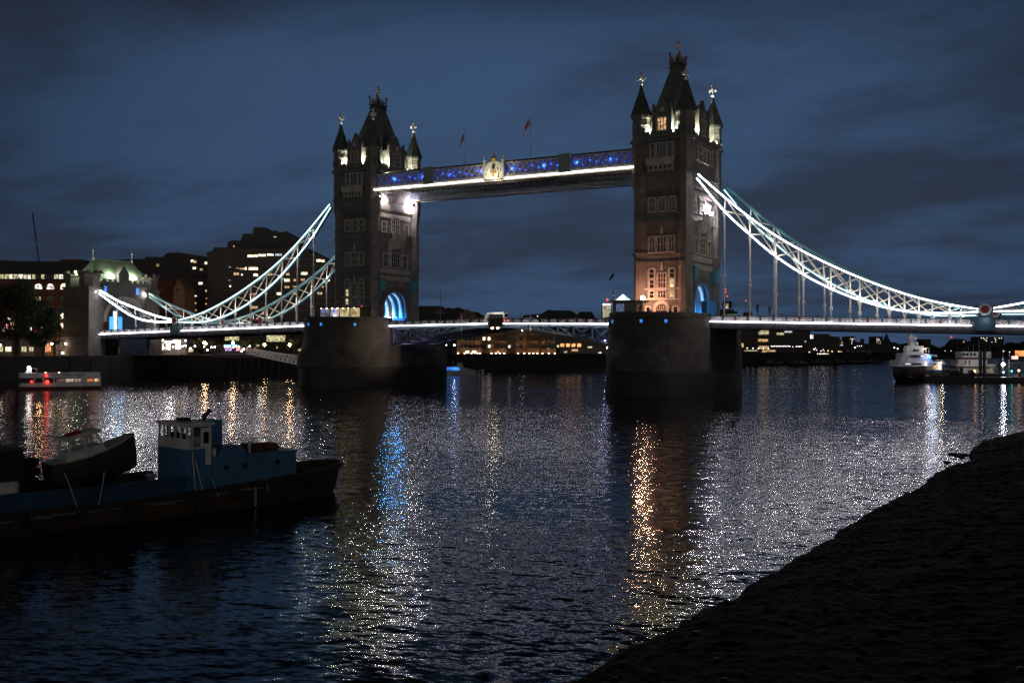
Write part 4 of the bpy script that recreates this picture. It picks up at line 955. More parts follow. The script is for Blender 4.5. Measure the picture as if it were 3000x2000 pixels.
# ---- big stepped hotel
def Zc(x, y): return (400+x/3.92, 600+y/3.92)
def zw(lst): 
    o_ = []
    for x0, y0, x1, y1, mm in lst: a = Zc(x0,y0); c_ = Zc(x1,y1); o_.append((a[0],a[1],c_[0],c_[1],mm))
    return o_
hw1 = zw([(620,632,655,660,e_winH),(655,640,685,668,e_win),(745,655,765,675,m_glassD),(780,655,840,683,e_winH),(845,668,885,680,e_win),(640,715,680,740,e_winH),(725,730,758,755,e_win),(850,745,893,770,e_winH),(918,750,955,775,e_winH),(710,888,755,915,e_winH),(850,900,900,930,e_win),(590,928,620,955,e_win),(785,975,828,1000,e_winY),(655,1040,690,1055,e_winW),(795,1062,820,1082,e_win),(858,1058,888,1085,e_winH),(925,1065,958,1093,e_winH),(640,1118,685,1142,e_win),(790,1128,818,1145,e_win),(640,1200,690,1222,e_win),(845,1215,880,1238,e_win),(920,1215,945,1240,e_win),(225,682,255,710,e_win),(230,892,282,913,e_winH)])
building('hotel_block','low stepped left wing of the big concrete hotel, dotted with lit windows',600,430,[Zc(-330,640),Zc(0,622),Zc(90,622),Zc(95,596),Zc(290,600),Zc(350,552),Zc(480,546),Zc(820,600),Zc(1010,640),Zc(1010,700)],34,m_conc,hw1,group='hotel blocks behind the left chains',cat='hotel',
   bands=[(Zc(560,0)[0],Zc(0,y)[1],Zc(1010,0)[0],1.2) for y in (700,780,860,940,1020,1095,1170,1250)])
hw2 = zw([(1272,574,1330,600,e_winH),(1335,573,1392,600,e_winH),(1397,566,1480,592,e_winH),(1492,560,1572,585,e_winW),(1588,560,1668,586,e_winC),(1140,722,1170,733,e_win),(1180,725,1235,745,e_win),(1240,718,1262,746,e_winH),(1283,716,1392,748,e_winH),(1112,778,1172,808,e_win),(1196,788,1218,812,e_winW),(1340,790,1392,820,e_winH),(1062,925,1083,945,e_winH),(1500,780,1552,812,e_win),(1710,780,1755,808,e_win),(1885,772,1960,802,e_winH),(1692,850,1755,882,e_winH),(1882,846,1930,870,e_win),(1800,852,1830,876,e_win),(1700,928,1755,955,e_win),(1605,1006,1665,1035,e_winH),(1790,930,1850,945,e_win),(1995,925,2040,950,e_win),(2095,922,2145,950,e_win),(1790,1005,1845,1030,e_win),(2075,1000,2130,1028,e_win),(2180,848,2217,875,e_winH),(2062,622,2110,652,e_winH),(2118,630,2155,655,e_winH),(1240,1015,1260,1042,e_win),(1290,1015,1380,1040,litglass('dim pink window',(1,.4,.3),.5)),(1310,1162,1390,1192,e_win),(1990,1150,2035,1175,e_win),(1435,1230,1462,1258,e_win),(1055,712,1080,720,e_winC),(1055,864,1075,872,e_winC)])
building('hotel_block','tall stepped main mass of the big concrete hotel with rows of warm windows',720,405,[Zc(805,620),Zc(802,545),Zc(870,525),Zc(880,488),Zc(1035,490),Zc(1038,500),Zc(1975,500),Zc(1975,545),Zc(2165,592),Zc(2172,640),Zc(2260,700)],38,m_conc,hw2,group='hotel blocks behind the left chains',cat='hotel',
   bands=[(Zc(1010,0)[0],Zc(0,y)[1],Zc(2200,0)[0],1.2) for y in (620,700,765,840,905,985,1060,1135,1215)])
building('hotel_block','dark rooftop storeys crowning the big concrete hotel',760,415,[Zc(1035,520),Zc(1040,432),Zc(1082,410),Zc(1190,410),Zc(1215,330),Zc(1328,330),Zc(1338,255),Zc(1474,258),Zc(1487,296),Zc(1600,297),Zc(1622,322),Zc(1715,300),Zc(1792,352),Zc(1840,402),Zc(1850,520)],16,m_conc,zw([(1572,364,1602,372,e_winW),(1105,465,1122,485,e_win),(1240,282,1245,290,m_glassD)]),group='hotel blocks behind the left chains',cat='hotel',base=40,
   bands=[(Zc(1045,0)[0],Zc(0,440)[1],Zc(1200,0)[0],1.5),(Zc(1215,0)[0],Zc(0,345)[1],Zc(1335,0)[0],1.5)])
building('gabled_house','small brick gabled house in front of the dark hotel wing',535,380,[(505,935),(508,845),(520,815),(540,845),(541,935)],12,m_brick,[(518,845,523,852,m_glassD)])
building('riverside_block','dark block with a few lit windows right behind the abutment tower',440,395,[(350,850),(352,820),(420,815),(505,822),(508,850)],14,m_brickR,[(458,862,470,868,m_glassD),(372,835,382,842,m_glassD),(532,880,540,887,e_win)])

# ---- lit terraces and trees under the left deck
def Qc(x, y): return (240+x/3.459, 960+y/3.459)
f = building('restaurant','brightly lit glass fronted restaurant under the left deck of the bridge',500,372,[Qc(735,95),Qc(1060,95)],6,m_conc2,
   [(*Qc(750,112),*Qc(830,140),litglass('bright yellow window',(1,.88,.5),4)),(*Qc(835,135),*Qc(945,155),litglass('violet lit window',(.9,.82,1),5)),(*Qc(950,125),*Qc(1000,215),MATS['bright yellow window']),(*Qc(745,160),*Qc(830,225),e_winH),(*Qc(850,160),*Qc(900,225),e_winW),(*Qc(1080,205),*Qc(1128,245),e_winY)])
k = 0; e_amber = emi('amber street globe',(1,.6,.28),110)
for (x, y, em_) in ((800,130,'v'),(935,132,'v'),(1050,130,'v'),(743,150,'p'),(745,205,'p'),(770,185,'p'),(790,192,'p'),(830,202,'p'),(880,210,'w'),(925,192,'p'),(960,198,'p'),(992,196,'p'),(1022,187,'p'),(1050,182,'p'),(1145,186,'p'),(1100,208,'o'),(1243,152,'a'),(1262,162,'p'),(1238,190,'p'),(1272,225,'p'),(1312,198,'p'),(1345,195,'p'),(1530,152,'a'),(1450,190,'p'),(1500,188,'p'),(1560,185,'p'),(1590,192,'p'),(1640,215,'w'),(1620,238,'p'),(1700,186,'p'),(1850,172,'a'),(2105,173,'a'),(1535,195,'p'),(1475,192,'p')):
    u, v = Qc(x,y); em_ = {'v':emi('violet lamp globe',(.7,.65,1),26) if 'violet lamp globe' not in MATS else MATS['violet lamp globe'],'p':emi('pink festoon lamp',(1,.72,.78),22) if 'pink festoon lamp' not in MATS else MATS['pink festoon lamp'],'w':e_wlamp,'o':e_olamp,'a':e_amber}[em_]
    lamppost(u,v,360+(k%3)*2,'larger amber globe lamp on the terrace under the left deck' if em_ is e_amber else 'small festoon lamp on the terrace under the left deck',em_,.42 if em_ is e_amber else .24,group='festoon lamps on the terrace under the left deck'); k += 1
lamp('terrace_glow','POINT',tuple(atD(500,1015,366)),900,(1,.85,.8),None,.5)
f = building('riverside_bar','bar with a blue lit canopy edge under the left deck',700,375,[Qc(1390,170),Qc(1400,165),Qc(1810,170),Qc(1815,180)],7,m_conc,[(*Qc(1440,172),*Qc(1660,181),emi('cyan canopy light',(.1,.6,1),3)),(*Qc(1740,162),*Qc(1800,185),e_winH),(*Qc(1830,160),*Qc(1870,185),e_winH),(*Qc(1450,190),*Qc(1520,235),litglass('violet bar window',(.6,.45,1),.9)),(*Qc(1560,190),*Qc(1720,235),litglass('pink bar window',(1,.5,.55),1.0)),(*Qc(1735,195),*Qc(1805,235),e_win)])
building('terrace_block','block with tall yellow curtained windows behind the bar under the left deck',745,398,[Qc(1430,60),Qc(2100,60)],10,m_conc,[(*Qc(1450,86),*Qc(1592,130),e_winY),(*Qc(1872,76),*Qc(2060,140),e_winY),(*Qc(1970,185),*Qc(1985,210),e_win),(*Qc(2190,212),*Qc(2235,235),e_win)])
for i, (x, w_, h_) in enumerate(((1170,150,120),(1330,120,95),(1660,150,110),(1800,130,100),(2150,150,130))):
    u, v = Qc(x,250); tree(u,1040,368,w_/3.459*1.2,h_/3.459*1.5,'low dark tree on the terrace under the left deck, %s from the left' % ('first','second','third','fourth','fifth')[i],n=900,leafr=.35,seed=20+i,group='terrace trees under the left deck')
# viaduct wall with its small lit opening
f = PF('viaduct_wall','dark viaduct wall under the deck with one small lit opening','wall',370,1040,345,z=0.)
b = MB(); f.box(b,296,f.v0+1,450,992,0,5); b.build('wall', m_quay, f.o); b = MB(); f.poly(b,[(348,1034),(348,1016),(352,1011),(358,1016),(366,1016),(367,1035)],-.1,.05); b.build('opening', litglass('amber opening',(1,.5,.18),.35,.6), f.o)
# jetty and gangway
f = PF('jetty','dark timber jetty on tall piles left of the left pier','jetty',750,1045,318,z=0.)
b = MB(); f.box(b,618,1050,900,1046,-3,3); b.build('deck', m_quay, f.o)
for i in range(14):
    u = 624+i*20
    for y in (-2.6,2.4): b = MB(); b.tube((f.X(u),y,-3),(f.X(u),y,f.Z(1050)),.22,n=6); b.build('pile', m_bark, f.o)
b = MB()
for i in range(48): u = 620+i*5.8; b.bar((f.X(u),-2.9,f.Z(1046)),(f.X(u),-2.9,f.Z(1037)),.08)
b.bar((f.X(618),-2.9,f.Z(1037)),(f.X(898),-2.9,f.Z(1037)),.1); b.build('railing', m_grey, f.o)
f = PF('gangway','white lattice gangway sloping down to the left pier','gangway',800,1040,309,z=0.)
def gw(x, y): u, v = Qc(x,y); return f.X(u), f.Z(v)
for yy in (-1.2,1.2):
    b = MB(); n = 12; T_ = [Vector(gw(1690,212)),Vector(gw(2215,292))]; U_ = [Vector(gw(1675,262)),Vector(gw(2215,376))]
    def L2(a, t_): p = a[0].lerp(a[1],t_); return (p.x,yy,p.y)
    b.bar(L2(T_,0),L2(T_,1),.2); b.bar(L2(U_,0),L2(U_,1),.2)
    for i in range(n+1): b.bar(L2(T_,i/n),L2(U_,i/n),.13)
    for i in range(n): b.bar(L2(U_,i/n),L2(T_,(i+.5)/n),.13); b.bar(L2(T_,(i+.5)/n),L2(U_,(i+1)/n),.13)
    b.build('truss', m_white, f.o)
b = MB(); p, q = gw(1675,262), gw(2215,376); b.bar((p[0],0,p[1]),(q[0],0,q[1]),2.3,.12); b.build('walkway', m_grey, f.o)
lamp('gangway_glow','POINT',(p[0]+5,-5,p[1]+3),160,(1,.95,.85),f.o,.4)

# ---- abutment tower on the left bank
t = thing('abutment_tower','squat stone abutment tower with a floodlit green roof at the left end of the bridge','tower',(-141.5,0,NZ)); og = (-141.5,0,NZ)
X0, X1 = -147.6, -136.2
b = MB()
for sy in (-1,1):
    b.box(X0,sy*8.0,-1,X1,sy*13.2,27.0)
ap = arch_pts(8.0,16.5,24.6,18)
for i in range(18):
    (y0,z0),(y1,z1) = ap[i],ap[i+1]; b.prism([(y0,z0),(y0,27.9),(y1,27.9),(y1,z1)],'x',X0+.6,X1-.6)
b.build('wall', m_stone, t, og)
b = MB()
for sy in (-1,1):
    b = MB(); b.box(X0-.6,sy*7.8,-1.1,X1+.6,sy*13.8,12.4); b.box(X0-.35,sy*7.9,12.4,X1+.35,sy*13.5,13.2); b.build('plinth', m_stone, t, og)
    b = MB(); b.box(X0-.3,sy*7.7,26.6,X1+.3,sy*13.5,27.1); b.build('string_course', m_stone, t, og); b = MB(); b.box(X0-.2,sy*7.9,20.4,X1+.2,sy*13.4,20.7); b.build('string_course', m_stone, t, og)
for sx in (-1,1):
    b = MB(); xx = X1-.6 if sx > 0 else X0+.6
    for ho, hi_, d1 in ((7.9,7.2,.42),(7.1,6.5,.25)):
        P = arch_pts(ho,16.8,16.8+ho*.98,16); Q = arch_pts(hi_,16.8,16.8+hi_*.98,16)
        for i in range(16): b.prism([P[i],P[i+1],Q[i+1],Q[i]],'x',xx,xx+sx*d1)
    b.build('arch_moulding', m_trim, t, og)
for sx, sy in ((-1,-1),(1,-1),(1,1),(-1,1)):
    b = MB(); cx, cy_ = (X0+2.6 if sx < 0 else X1-2.6), sy*10.8; b.lathe(cx,cy_,[(3.1,27.0),(3.1,30.0),(3.4,30.3),(3.4,31.0)],8)
    for k_ in range(8): a = math.pi/8+k_*math.pi/4+math.pi/8; b.bar((cx+3.0*math.cos(a),cy_+3.0*math.sin(a),31.0),(cx+3.0*math.cos(a),cy_+3.0*math.sin(a),31.9),.9)
    b.build('turret', m_stone, t, og)
b = MB()
for sx in (-1,1):
    xx = X1-.6 if sx > 0 else X0+.3; b.box(xx,-8.5,27.9,xx+.3,8.5,28.8)
    for k_ in range(9): b.box(xx+.01,-7.6+k_*1.85,28.8,xx+.29,-6.6+k_*1.85,29.6)
b.build('parapet', m_stone, t, og)
b = MB(); b.loft([[(-141.9+sx*a,sy*c_,z) for sx, sy in ((-1,-1),(1,-1),(1,1),(-1,1))] for z, a, c_ in ((27.9,4.6,10.6),(31.2,3.6,9.8),(33.4,1.9,8.2),(35.6,.3,7.2))]); b.bar((-141.9,-7.2,35.7),(-141.9,7.2,35.7),.4,.4); rf = b.build('roof', m_slateG := mat('green copper slate', (.21,.28,.21), .6, var=.35, vs=.5, bump=.3, brick=(.6,.4,.7)), t, og)
for sy in (-1,1): b = MB(); b.lathe(-141.9,sy*7.2,[(.5,35.4),(.25,36.3),(.12,37),(.3,37.3),(.12,37.6),(.3,38.3),(.05,39)],8); b.build('finial', m_white, rf, og)
b = MB(); F = Face('S', X1+.0-0); b.box(X1-4,-1.9,27.9,X1-.7,1.9,31.2); b.prism([(-2.1,31.2),(2.1,31.2),(0,34.2)],'x',X1-4,X1-.65); b.build('gable', m_stone, t, og)
for y in (-4.0,4.4):
    b = MB(); b.box(X1-1.4,y-.5,30.0,X1-.8,y+.5,30.8); b.build('floodlight', e_wlamp, t, og); lamp('roof_beam','POINT',(X1-1.0,y,31.6),900,(.9,1,.68),t,.3,og)
lamp('roof_beam','POINT',(-141.9,-13.2,31.6),700,(.85,1,.6),t,.3,og)
for y in (-7.0,5.0): b = MB(); b.box(X1-.58,y-.45,25.4,X1-.4,y+.45,27.4); b.build('blue_banner_light', emi('deep blue lamp',(.02,.22,1),1.4), t, og)
for y in (-.4,1.1,2.7):
    b = MB(); b.box(-142,y-.75,14.3,-141.6,y+.75,20.2 if y > .5 and y < 2 else 18.5); b.build('arch_light_panel', e_cyan if y == 1.1 else emi('blue arch light',(.02,.28,1),1.5), t, og)
lamp('arch_glow','POINT',(-139,0,16.5),350,(.2,.5,1),t,.5,og)
lamp('wall_wash','POINT',(-131,11,15.6),220,(1,.8,.55),t,.4,og); lamp('wall_wash','POINT',(-152,-18,9.5),450,(1,.55,.25),t,.4,og)
for y in (-9.2,9.2): b = MB(); b.bar((-148.0,y,24.5),(-166,y,11.5),.8,.9); b.build('anchor_tie', m_teal, t, og)

# ---- across the middle of the river
def C5(x, y): return (1300+x/4.704, 840+y/4.704)
building('warehouse','pale gabled warehouse seen just above the left leaf of the bridge',1370,640,[C5(215,425),C5(215,370),C5(320,303),C5(432,375),C5(435,425)],26,m_brick,[(*C5(308,365),*C5(332,400),m_glassD)],group='warehouse roofs beyond the bridge')
building('warehouse','dark hipped warehouse roofs left of the pale gable beyond the bridge',1270,655,[(1205,905),(1222,896),C5(-30,265),C5(0,300),C5(60,285),C5(130,297),C5(195,278),C5(300,320),C5(380,340),C5(480,350),C5(600,432)],30,m_roofD,group='warehouse roofs beyond the bridge')
building('warehouse','dark broad roof with a glazed hip beyond the right leaf of the bridge',1650,680,[C5(1090,420),C5(1100,395),C5(1230,380),C5(1340,375),C5(1430,318),C5(1560,325),C5(1740,325),C5(1850,385),C5(1860,415)],30,m_roofD,[(*C5(1285,398),*C5(1298,412),e_winW)],group='warehouse roofs beyond the bridge')
building('warehouse','dark trapezoid roof left of the control cabin on the right pier',1720,690,[C5(1855,415),C5(1885,342),C5(2040,342),C5(2085,415)],20,m_roofD,group='warehouse roofs beyond the bridge')
wn = []
for r, (y0, y1) in enumerate(((600,635),(695,738),(800,840))):
    for x in (300,360,420,555,625,905,980,1060,1380,1440,1510):
        if r == 0 and x < 520: continue
        mm = e_winH if (r == 1 and x in (555,625)) else e_winW if (r == 2 and x == 625) else e_winW if (r == 2 and x == 905) else m_glassD
        wn.append((*C5(x-14,y0),*C5(x+18,y1),mm,1))
wn += [(*C5(300,885),*C5(350,918),e_winH,1),(*C5(390,880),*C5(450,918),e_winH,1),(*C5(560,888),*C5(625,918),e_winC,1),(*C5(735,885),*C5(760,915),e_win,1),(*C5(940,888),*C5(995,915),e_winC,1)]
fw_ = building('brick_warehouse','long brown brick warehouse lit from below by warm uplights beneath the bascules',1500,478,[C5(180,560),C5(180,430),C5(1545,430),C5(1545,560)],24,m_brick,wn)
b = MB()
for a, c_ in ((530,700),(865,1160),(1320,1350)): fw_.box(b,*C5(a,940),*C5(c_,440),-1.1,-.02)
b.build('projecting_bay', m_brick, fw_.o)
b = MB()
for y in (655,750,850): fw_.box(b,C5(200,0)[0],C5(0,y)[1],C5(1540,0)[0],C5(0,y-5)[1],-.45,-.03)
b.build('stone_band', m_trim, fw_.o)
# windows on the projecting bays
for r, (y0, y1) in enumerate(((600,635),(695,738),(800,840))):
    for x in (555,625,905,980,1060):
        mm = e_winH if (r == 1 and x in (555,625)) else e_winW if (r == 2 and x in (625,905)) else m_glassD
        b = MB(); fw_.box(b,*C5(x-16,y1),*C5(x+18,y0),-1.22,-1.08); b.build('window', mm, fw_.o)
for x in (200,290,385,465,500,660,720,775,835,1025,1110,1180,1235,1290,1360,1445,1530):
    u, v = C5(x,916); yy = -2.1 if 530 < x < 700 or 865 < x < 1160 or 1320 < x < 1350 else -1.0; b = MB(); b.lathe(fw_.X(u),yy,[(.22,fw_.Z(v)-.5),(.3,fw_.Z(v)),(.3,fw_.Z(v)+.1)],8); b.build('uplight', e_olamp, fw_.o)
    lamp('uplight_beam','SPOT',(fw_.X(u),yy,fw_.Z(v)+.2),900,(1,.58,.26),fw_.o,.1,aim=(0,.13,1),cone=R(34),blend=.7)
building('quayside_pub','low quayside building with four orange lit windows right of the brick warehouse',1700,500,[C5(1600,770),C5(1605,755),C5(1905,755),C5(1910,770),C5(1915,830),C5(2270,830)],9,m_conc2,
    [(*C5(x,782),*C5(x+52,825),e_orangeW,1) for x in (1607,1687,1762,1840)]+[(*C5(1760,860),*C5(1850,890),e_win),(*C5(1660,885),*C5(1700,910),e_win),(*C5(1985,820),*C5(2045,842),e_winY),(*C5(2128,900),*C5(2170,915),e_winH),(*C5(1560,802),*C5(1588,834),e_winY,1)] if (e_orangeW := litglass('orange curtained window',(1,.42,.16),1.6)) else ())
building('terrace_wall','dim terraced flats under the right leaf of the bridge',1700,520,[C5(1530,690),C5(1535,640),C5(2290,640),C5(2300,760)],14,m_conc2,[])
for x, y, pw, lb in ((2250,838,300,'bright white street lamp left of the right pier'),(1080,605,0,'small white lamp showing over the brick warehouse'),(148,802,120,'white street lamp left of the brick warehouse, right of the left pier'),(36,802,0,'faint street lamp right beside the left pier')):
    u, v = C5(x,y); lamppost(u,v,470 if x != 1080 else 474,lb,e_wlamp,.32 if pw else .2,(1,.95,.9),pw)
# mast by the left leaf
f = PF('signal_mast','thin pale signal mast with a crossbar rising behind the left leaf','mast',1290,932,330,z=NZ); b = MB(); x = f.X(1290); b.tube((x,0,0),(x,0,f.Z(848)),.16,.06,6); b.bar((x-1.8,0,f.Z(912)),(x+1.8,0,f.Z(912)),.12); b.bar((x-.6,0,f.Z(895)),(x+.9,0,f.Z(895)),.1); b.box(x-1.9,-.5,f.Z(919),x+1.6,.5,f.Z(917)); b.build('mast', m_grey, f.o)

# ---- distant business towers
def skyscraper(label, u0, u1, vt, d, em_, rows, roof=None, sign=None):
    f = PF('skyscraper', label, 'skyscraper', (u0+u1)/2, 1000, d, 'far business towers', z=NZ); b = MB(); f.box(b,u0,f.v0,u1,vt,0,f.k*(u1-u0)); b.build('wall', m_roofD, f.o)
    for i in range(rows):
        v = vt+ (sign or 1)+2+i*(34/rows)
        b = MB(); f.box(b,u0+1,v+1.3,u1-1,v,-1,.5); b.build('lit_floor', em_, f.o)
    return f
e_far = litglass('distant office light',(1,.95,.62),.8,.08)
f = skyscraper('far office tower with yellow lit floors and a lit sign, left of the control cabin',1764,1790,888,4000,e_far,12,sign=7)
b = MB(); f.box(b,1765,895,1790,889,-2,-.5); sg = b.build('sign', emi('white sign light',(1,.8,.82),1.6), f.o)
T = Matrix.Translation((f.X(1776),-2.2,f.Z(894.3))) @ Matrix.Rotation(R(90),4,'X'); text_mb('HSBC',T,6.6*f.k,1).build('lettering', emi('red sign letters',(.6,.05,.1),.8), sg)
b = MB(); cx, cz, s_ = f.X(1787), f.Z(892), 2.2*f.k; b.prism([(cx-s_,cz),(cx-s_*.5,cz+s_),(cx+s_*.5,cz+s_),(cx+s_,cz),(cx+s_*.5,cz-s_),(cx-s_*.5,cz-s_)],'y',-3,-2.2); b.build('sign_emblem', MATS['red sign letters'], sg)
f = skyscraper('far office tower with a bright white pyramid roof above the control cabin',1808,1845,879,4100,e_far,10); b = MB(); cx = (f.X(1808)+f.X(1845))/2; w_ = f.X(1845)-cx; b.loft([[(cx+sx*w_*a,w_+sy*w_*a,f.Z(v)) for sx, sy in ((-1,-1),(1,-1),(1,1),(-1,1))] for v, a in ((879,1.05),(876,.98),(861,.05))]); b.build('pyramid_roof', litglass('white pyramid light',(.85,.95,1),1.5,.03), f.o)
f = skyscraper('dark far tower right of the right bridge tower with a lit patch',2112,2150,906,3600,m_glassD,3); b = MB()
f.box(b,2126,902,2145,882,5,60); b.build('upper_block', m_roofD, f.o); b = MB(); f.box(b,2127,903,2134,889,3.5,5); b.build('window', e_far, f.o)
f2 = skyscraper('low dark far tower beside the white approach deck',2146,2160,912,3650,m_glassD,2)
f2 = skyscraper('small dark far tower under the first right hangers',2182,2204,914,3700,m_glassD,2)
for (u, v) in ((2126,847),(2126,855),(2131,868),(2104,870),(2185,881)):
    f = PF('crane_beacon','red warning lamp on a far mast beyond the right tower','beacon',u,v,3500,'far red warning beacons'); b = MB(); b.ball((0,0,0),2.0,6); b.build('lens', e_red, f.o); b = MB(); b.bar((0,0,-2),(0,0,f.Z(930)-f.Z(v)),1.0); b.build('mast', m_roofD, f.o)

# ---- right bank beyond the right pier
def C4(x, y): return (2160+x/5.113, 950+y/5.113)
WW = [(*C4(315,112),*C4(470,155),e_winY),(*C4(338,92),*C4(470,105),e_winY),(*C4(308,220),*C4(462,260),e_win),(*C4(590,125),*C4(698,160),e_winY),(*C4(705,95),*C4(822,125),e_winC),(*C4(318,322),*C4(470,370),e_win),(*C4(62,280),*C4(95,345),e_win),(*C4(370,382),*C4(440,420),e_win),(*C4(450,382),*C4(572,412),e_win),(*C4(100,388),*C4(310,402),e_winY),(*C4(1092,155),*C4(1110,212),e_winW,1),(*C4(1118,155),*C4(1136,212),e_winW,1),(*C4(1008,242),*C4(1030,265),e_winC)]
building('apartment_block','large dark apartment block with yellow and orange windows right of the right pier',2270,640,[C4(0,300),C4(5,60),C4(1090,60),C4(1092,140),C4(1380,140),C4(1382,170),C4(1535,185),C4(1538,240)],30,m_conc,WW,bands=[(2176,979,2370,.7),(2176,992,2370,.7),(2176,1006,2400,.7)])
building('low_block','dark low houses right of the large apartment block across the river',2500,760,[C4(1530,235),C4(1600,245),C4(1660,270),C4(1800,260),C4(1980,300),C4(2080,285),C4(2300,300)],20,m_roofD,[(*C4(1558,260),*C4(1582,278),e_win,1),(*C4(1540,300),*C4(1580,320),e_winC,1),(*C4(1490,402),*C4(1600,420),e_win,1)])
building('garage_row','row of pale garage doors on the far right bank',2515,700,[C4(1625,375),C4(2005,375)],8,m_conc,[(*C4(x,385),*C4(x+52,440),m_conc2,1) for x in (1630,1702,1780,1858,1945)])
for lb, a, c_, vt in (('left one of two far tower blocks beyond the river with scattered lights',1660,1770,178),('right one of two far tower blocks, beside the church spire',2070,2182,180)):
    r_ = random.Random(a); building('tower_block',lb,C4(a,0)[0],1600,[C4(a,vt),C4(c_,vt)],30,m_conc,[(*C4(x,y),*C4(x+9,y+8),e_winW,1) for x, y in [(r_.uniform(a+8,c_-15),r_.uniform(vt+25,vt+110)) for _ in range(12)]],group='far tower blocks')
f = PF('church_spire','slim dark church spire on the far skyline','church',2597,1020,1500,z=NZ); b = MB(); b.lathe(0,0,[(7,0),(7,f.Z(1002)),(5,f.Z(999)),(.5,f.Z(976))],8); b.box(-14,-4,0,12,14,f.Z(1006)); b.build('steeple', m_roofD, f.o)
f = PF('chimney','dark square chimney on the far skyline','chimney',2526,1020,900,z=NZ); b = MB(); b.bar((0,0,0),(0,0,f.Z(993)),2.6); b.lathe(0,0,[(1.6,f.Z(993)),(1.6,f.Z(992))],6); b.build('stack', m_roofD, f.o)
k = 0
for x, y, r in [(512+i*25,325+(i%2)*3,.3) for i in range(12)]+[(832,335,.25)]+[(885+i*25,332-(i%2)*3,.3) for i in range(4)]+[(150,356,.34),(235,357,.34),(315,360,.34),(390,360,.34),(465,363,.34)]+[(1205,440,.3),(1240,440,.34),(1268,441,.28),(1290,440,.28),(1308,440,.28),(1325,441,.3),(1358,441,.3)]+[(1150,372,.4),(1172,356,.25),(1188,385,.25),(1255,398,.28),(1285,378,.22),(1300,398,.22),(1360,396,.36),(1420,405,.34),(1520,406,.34),(1763,346,.45),(1800,324,.22),(1830,324,.22),(1860,324,.22),(1715,286,.2),(1080,415,.35)]:
    u, v = C4(x,y); em_ = e_quayo if x > 1350 and y > 390 or x == 1080 else e_quay
    lamppost(u,v,585+(k%5),'small lamp on the quay beyond the right pier',em_,r*.95,group='quayside lamps right of the right pier',zb=6.0); k += 1
# far wood on the skyline, stuff nobody could count
b = MB(); r_ = random.Random(4)
for i in range(9000):
    u = r_.uniform(2560,3060); d = r_.uniform(1150,1330); top = 1011+6*math.sin(u*.035)+4*math.sin(u*.11)-4*(u > 2900)*1; v = r_.uniform(top,1045); p = atD(u,v,d); s_ = r_.uniform(1.2,2.8)
    a1 = Vector((r_.gauss(0,1),r_.gauss(0,1),r_.gauss(0,1))).normalized()*s_; a2 = a1.cross(Vector((r_.gauss(0,1),r_.gauss(0,1),1)).normalized()); b.add([p-a1,p+a2,p+a1,p-a2],[(0,1,2,3)])
tag(b.build('far_trees', m_leaf),'dark line of far trees closing the river on the right',kind='stuff')
building('tower_block','far flat roofed block with a row of lights above the trees at right',2905,1380,[(2873,986),(2941,986)],30,m_roofD,[(u,v,u+2,v+2.2,e_winH,1) for u, v in ((2874,989),(2880,989),(2884,993),(2890,989),(2889,997),(2914,989),(2916,994),(2916,1000),(2905,1001),(2926,989),(2933,989))],group='far tower blocks')
building('low_block','low far block on the skyline right of the motor yacht',2720,1360,[(2702,1004),(2704,993),(2726,993),(2728,1004)],20,m_roofD)
building('low_block','domed far block on the skyline beyond the pontoon building',2815,1370,[(2790,1006),(2800,996),(2815,992),(2830,996),(2842,1006)],20,m_roofD,[(2822,999,2825,1003,e_win,1)])
for u, v, em_ in ((2744,1031,e_quayo),(2755,1030,e_quayo),(2769,1029,e_quay),(2780,1030,e_quay),(2787,1029,e_quay),(2808,1034,e_quayo),(2650,1022,e_quay),(2620,1018,e_quay),(2630,1021,e_quay),(2630,1030,e_quay)):
    lamppost(u,v,1120,'tiny lamp on the far bank beyond the moored yacht',em_,.75,group='tiny lamps beyond the moored yacht',zb=4.0)
f = PF('crane_beacon','single red warning lamp in the sky right of the motor yacht mast','beacon',2787,987,3500,'far red warning beacons'); b = MB(); b.ball((0,0,0),2.4,6); b.build('lens', e_red, f.o); b = MB(); b.bar((0,0,-2.4),(0,0,f.Z(1015)),1.2); b.build('mast', m_roofD, f.o)
# ------------------------------------------------------------------ vessels
def hull(stations, nb=7):
    """stations: (x, half beam, keel z, gunwale z, flare); returns rings port..starboard for lofting along x"""
    rings = []
    for x, hb, kz, gz, fl in stations:
        r = []
        for i in range(nb*2+1):
            a = -1+2*i/(nb*2); y = hb*math.copysign(abs(math.sin(a*math.pi/2))**.7,a); z = kz+(gz-kz)*(abs(a)**fl); r.append((x,y,z))
        rings.append(r)
    return rings
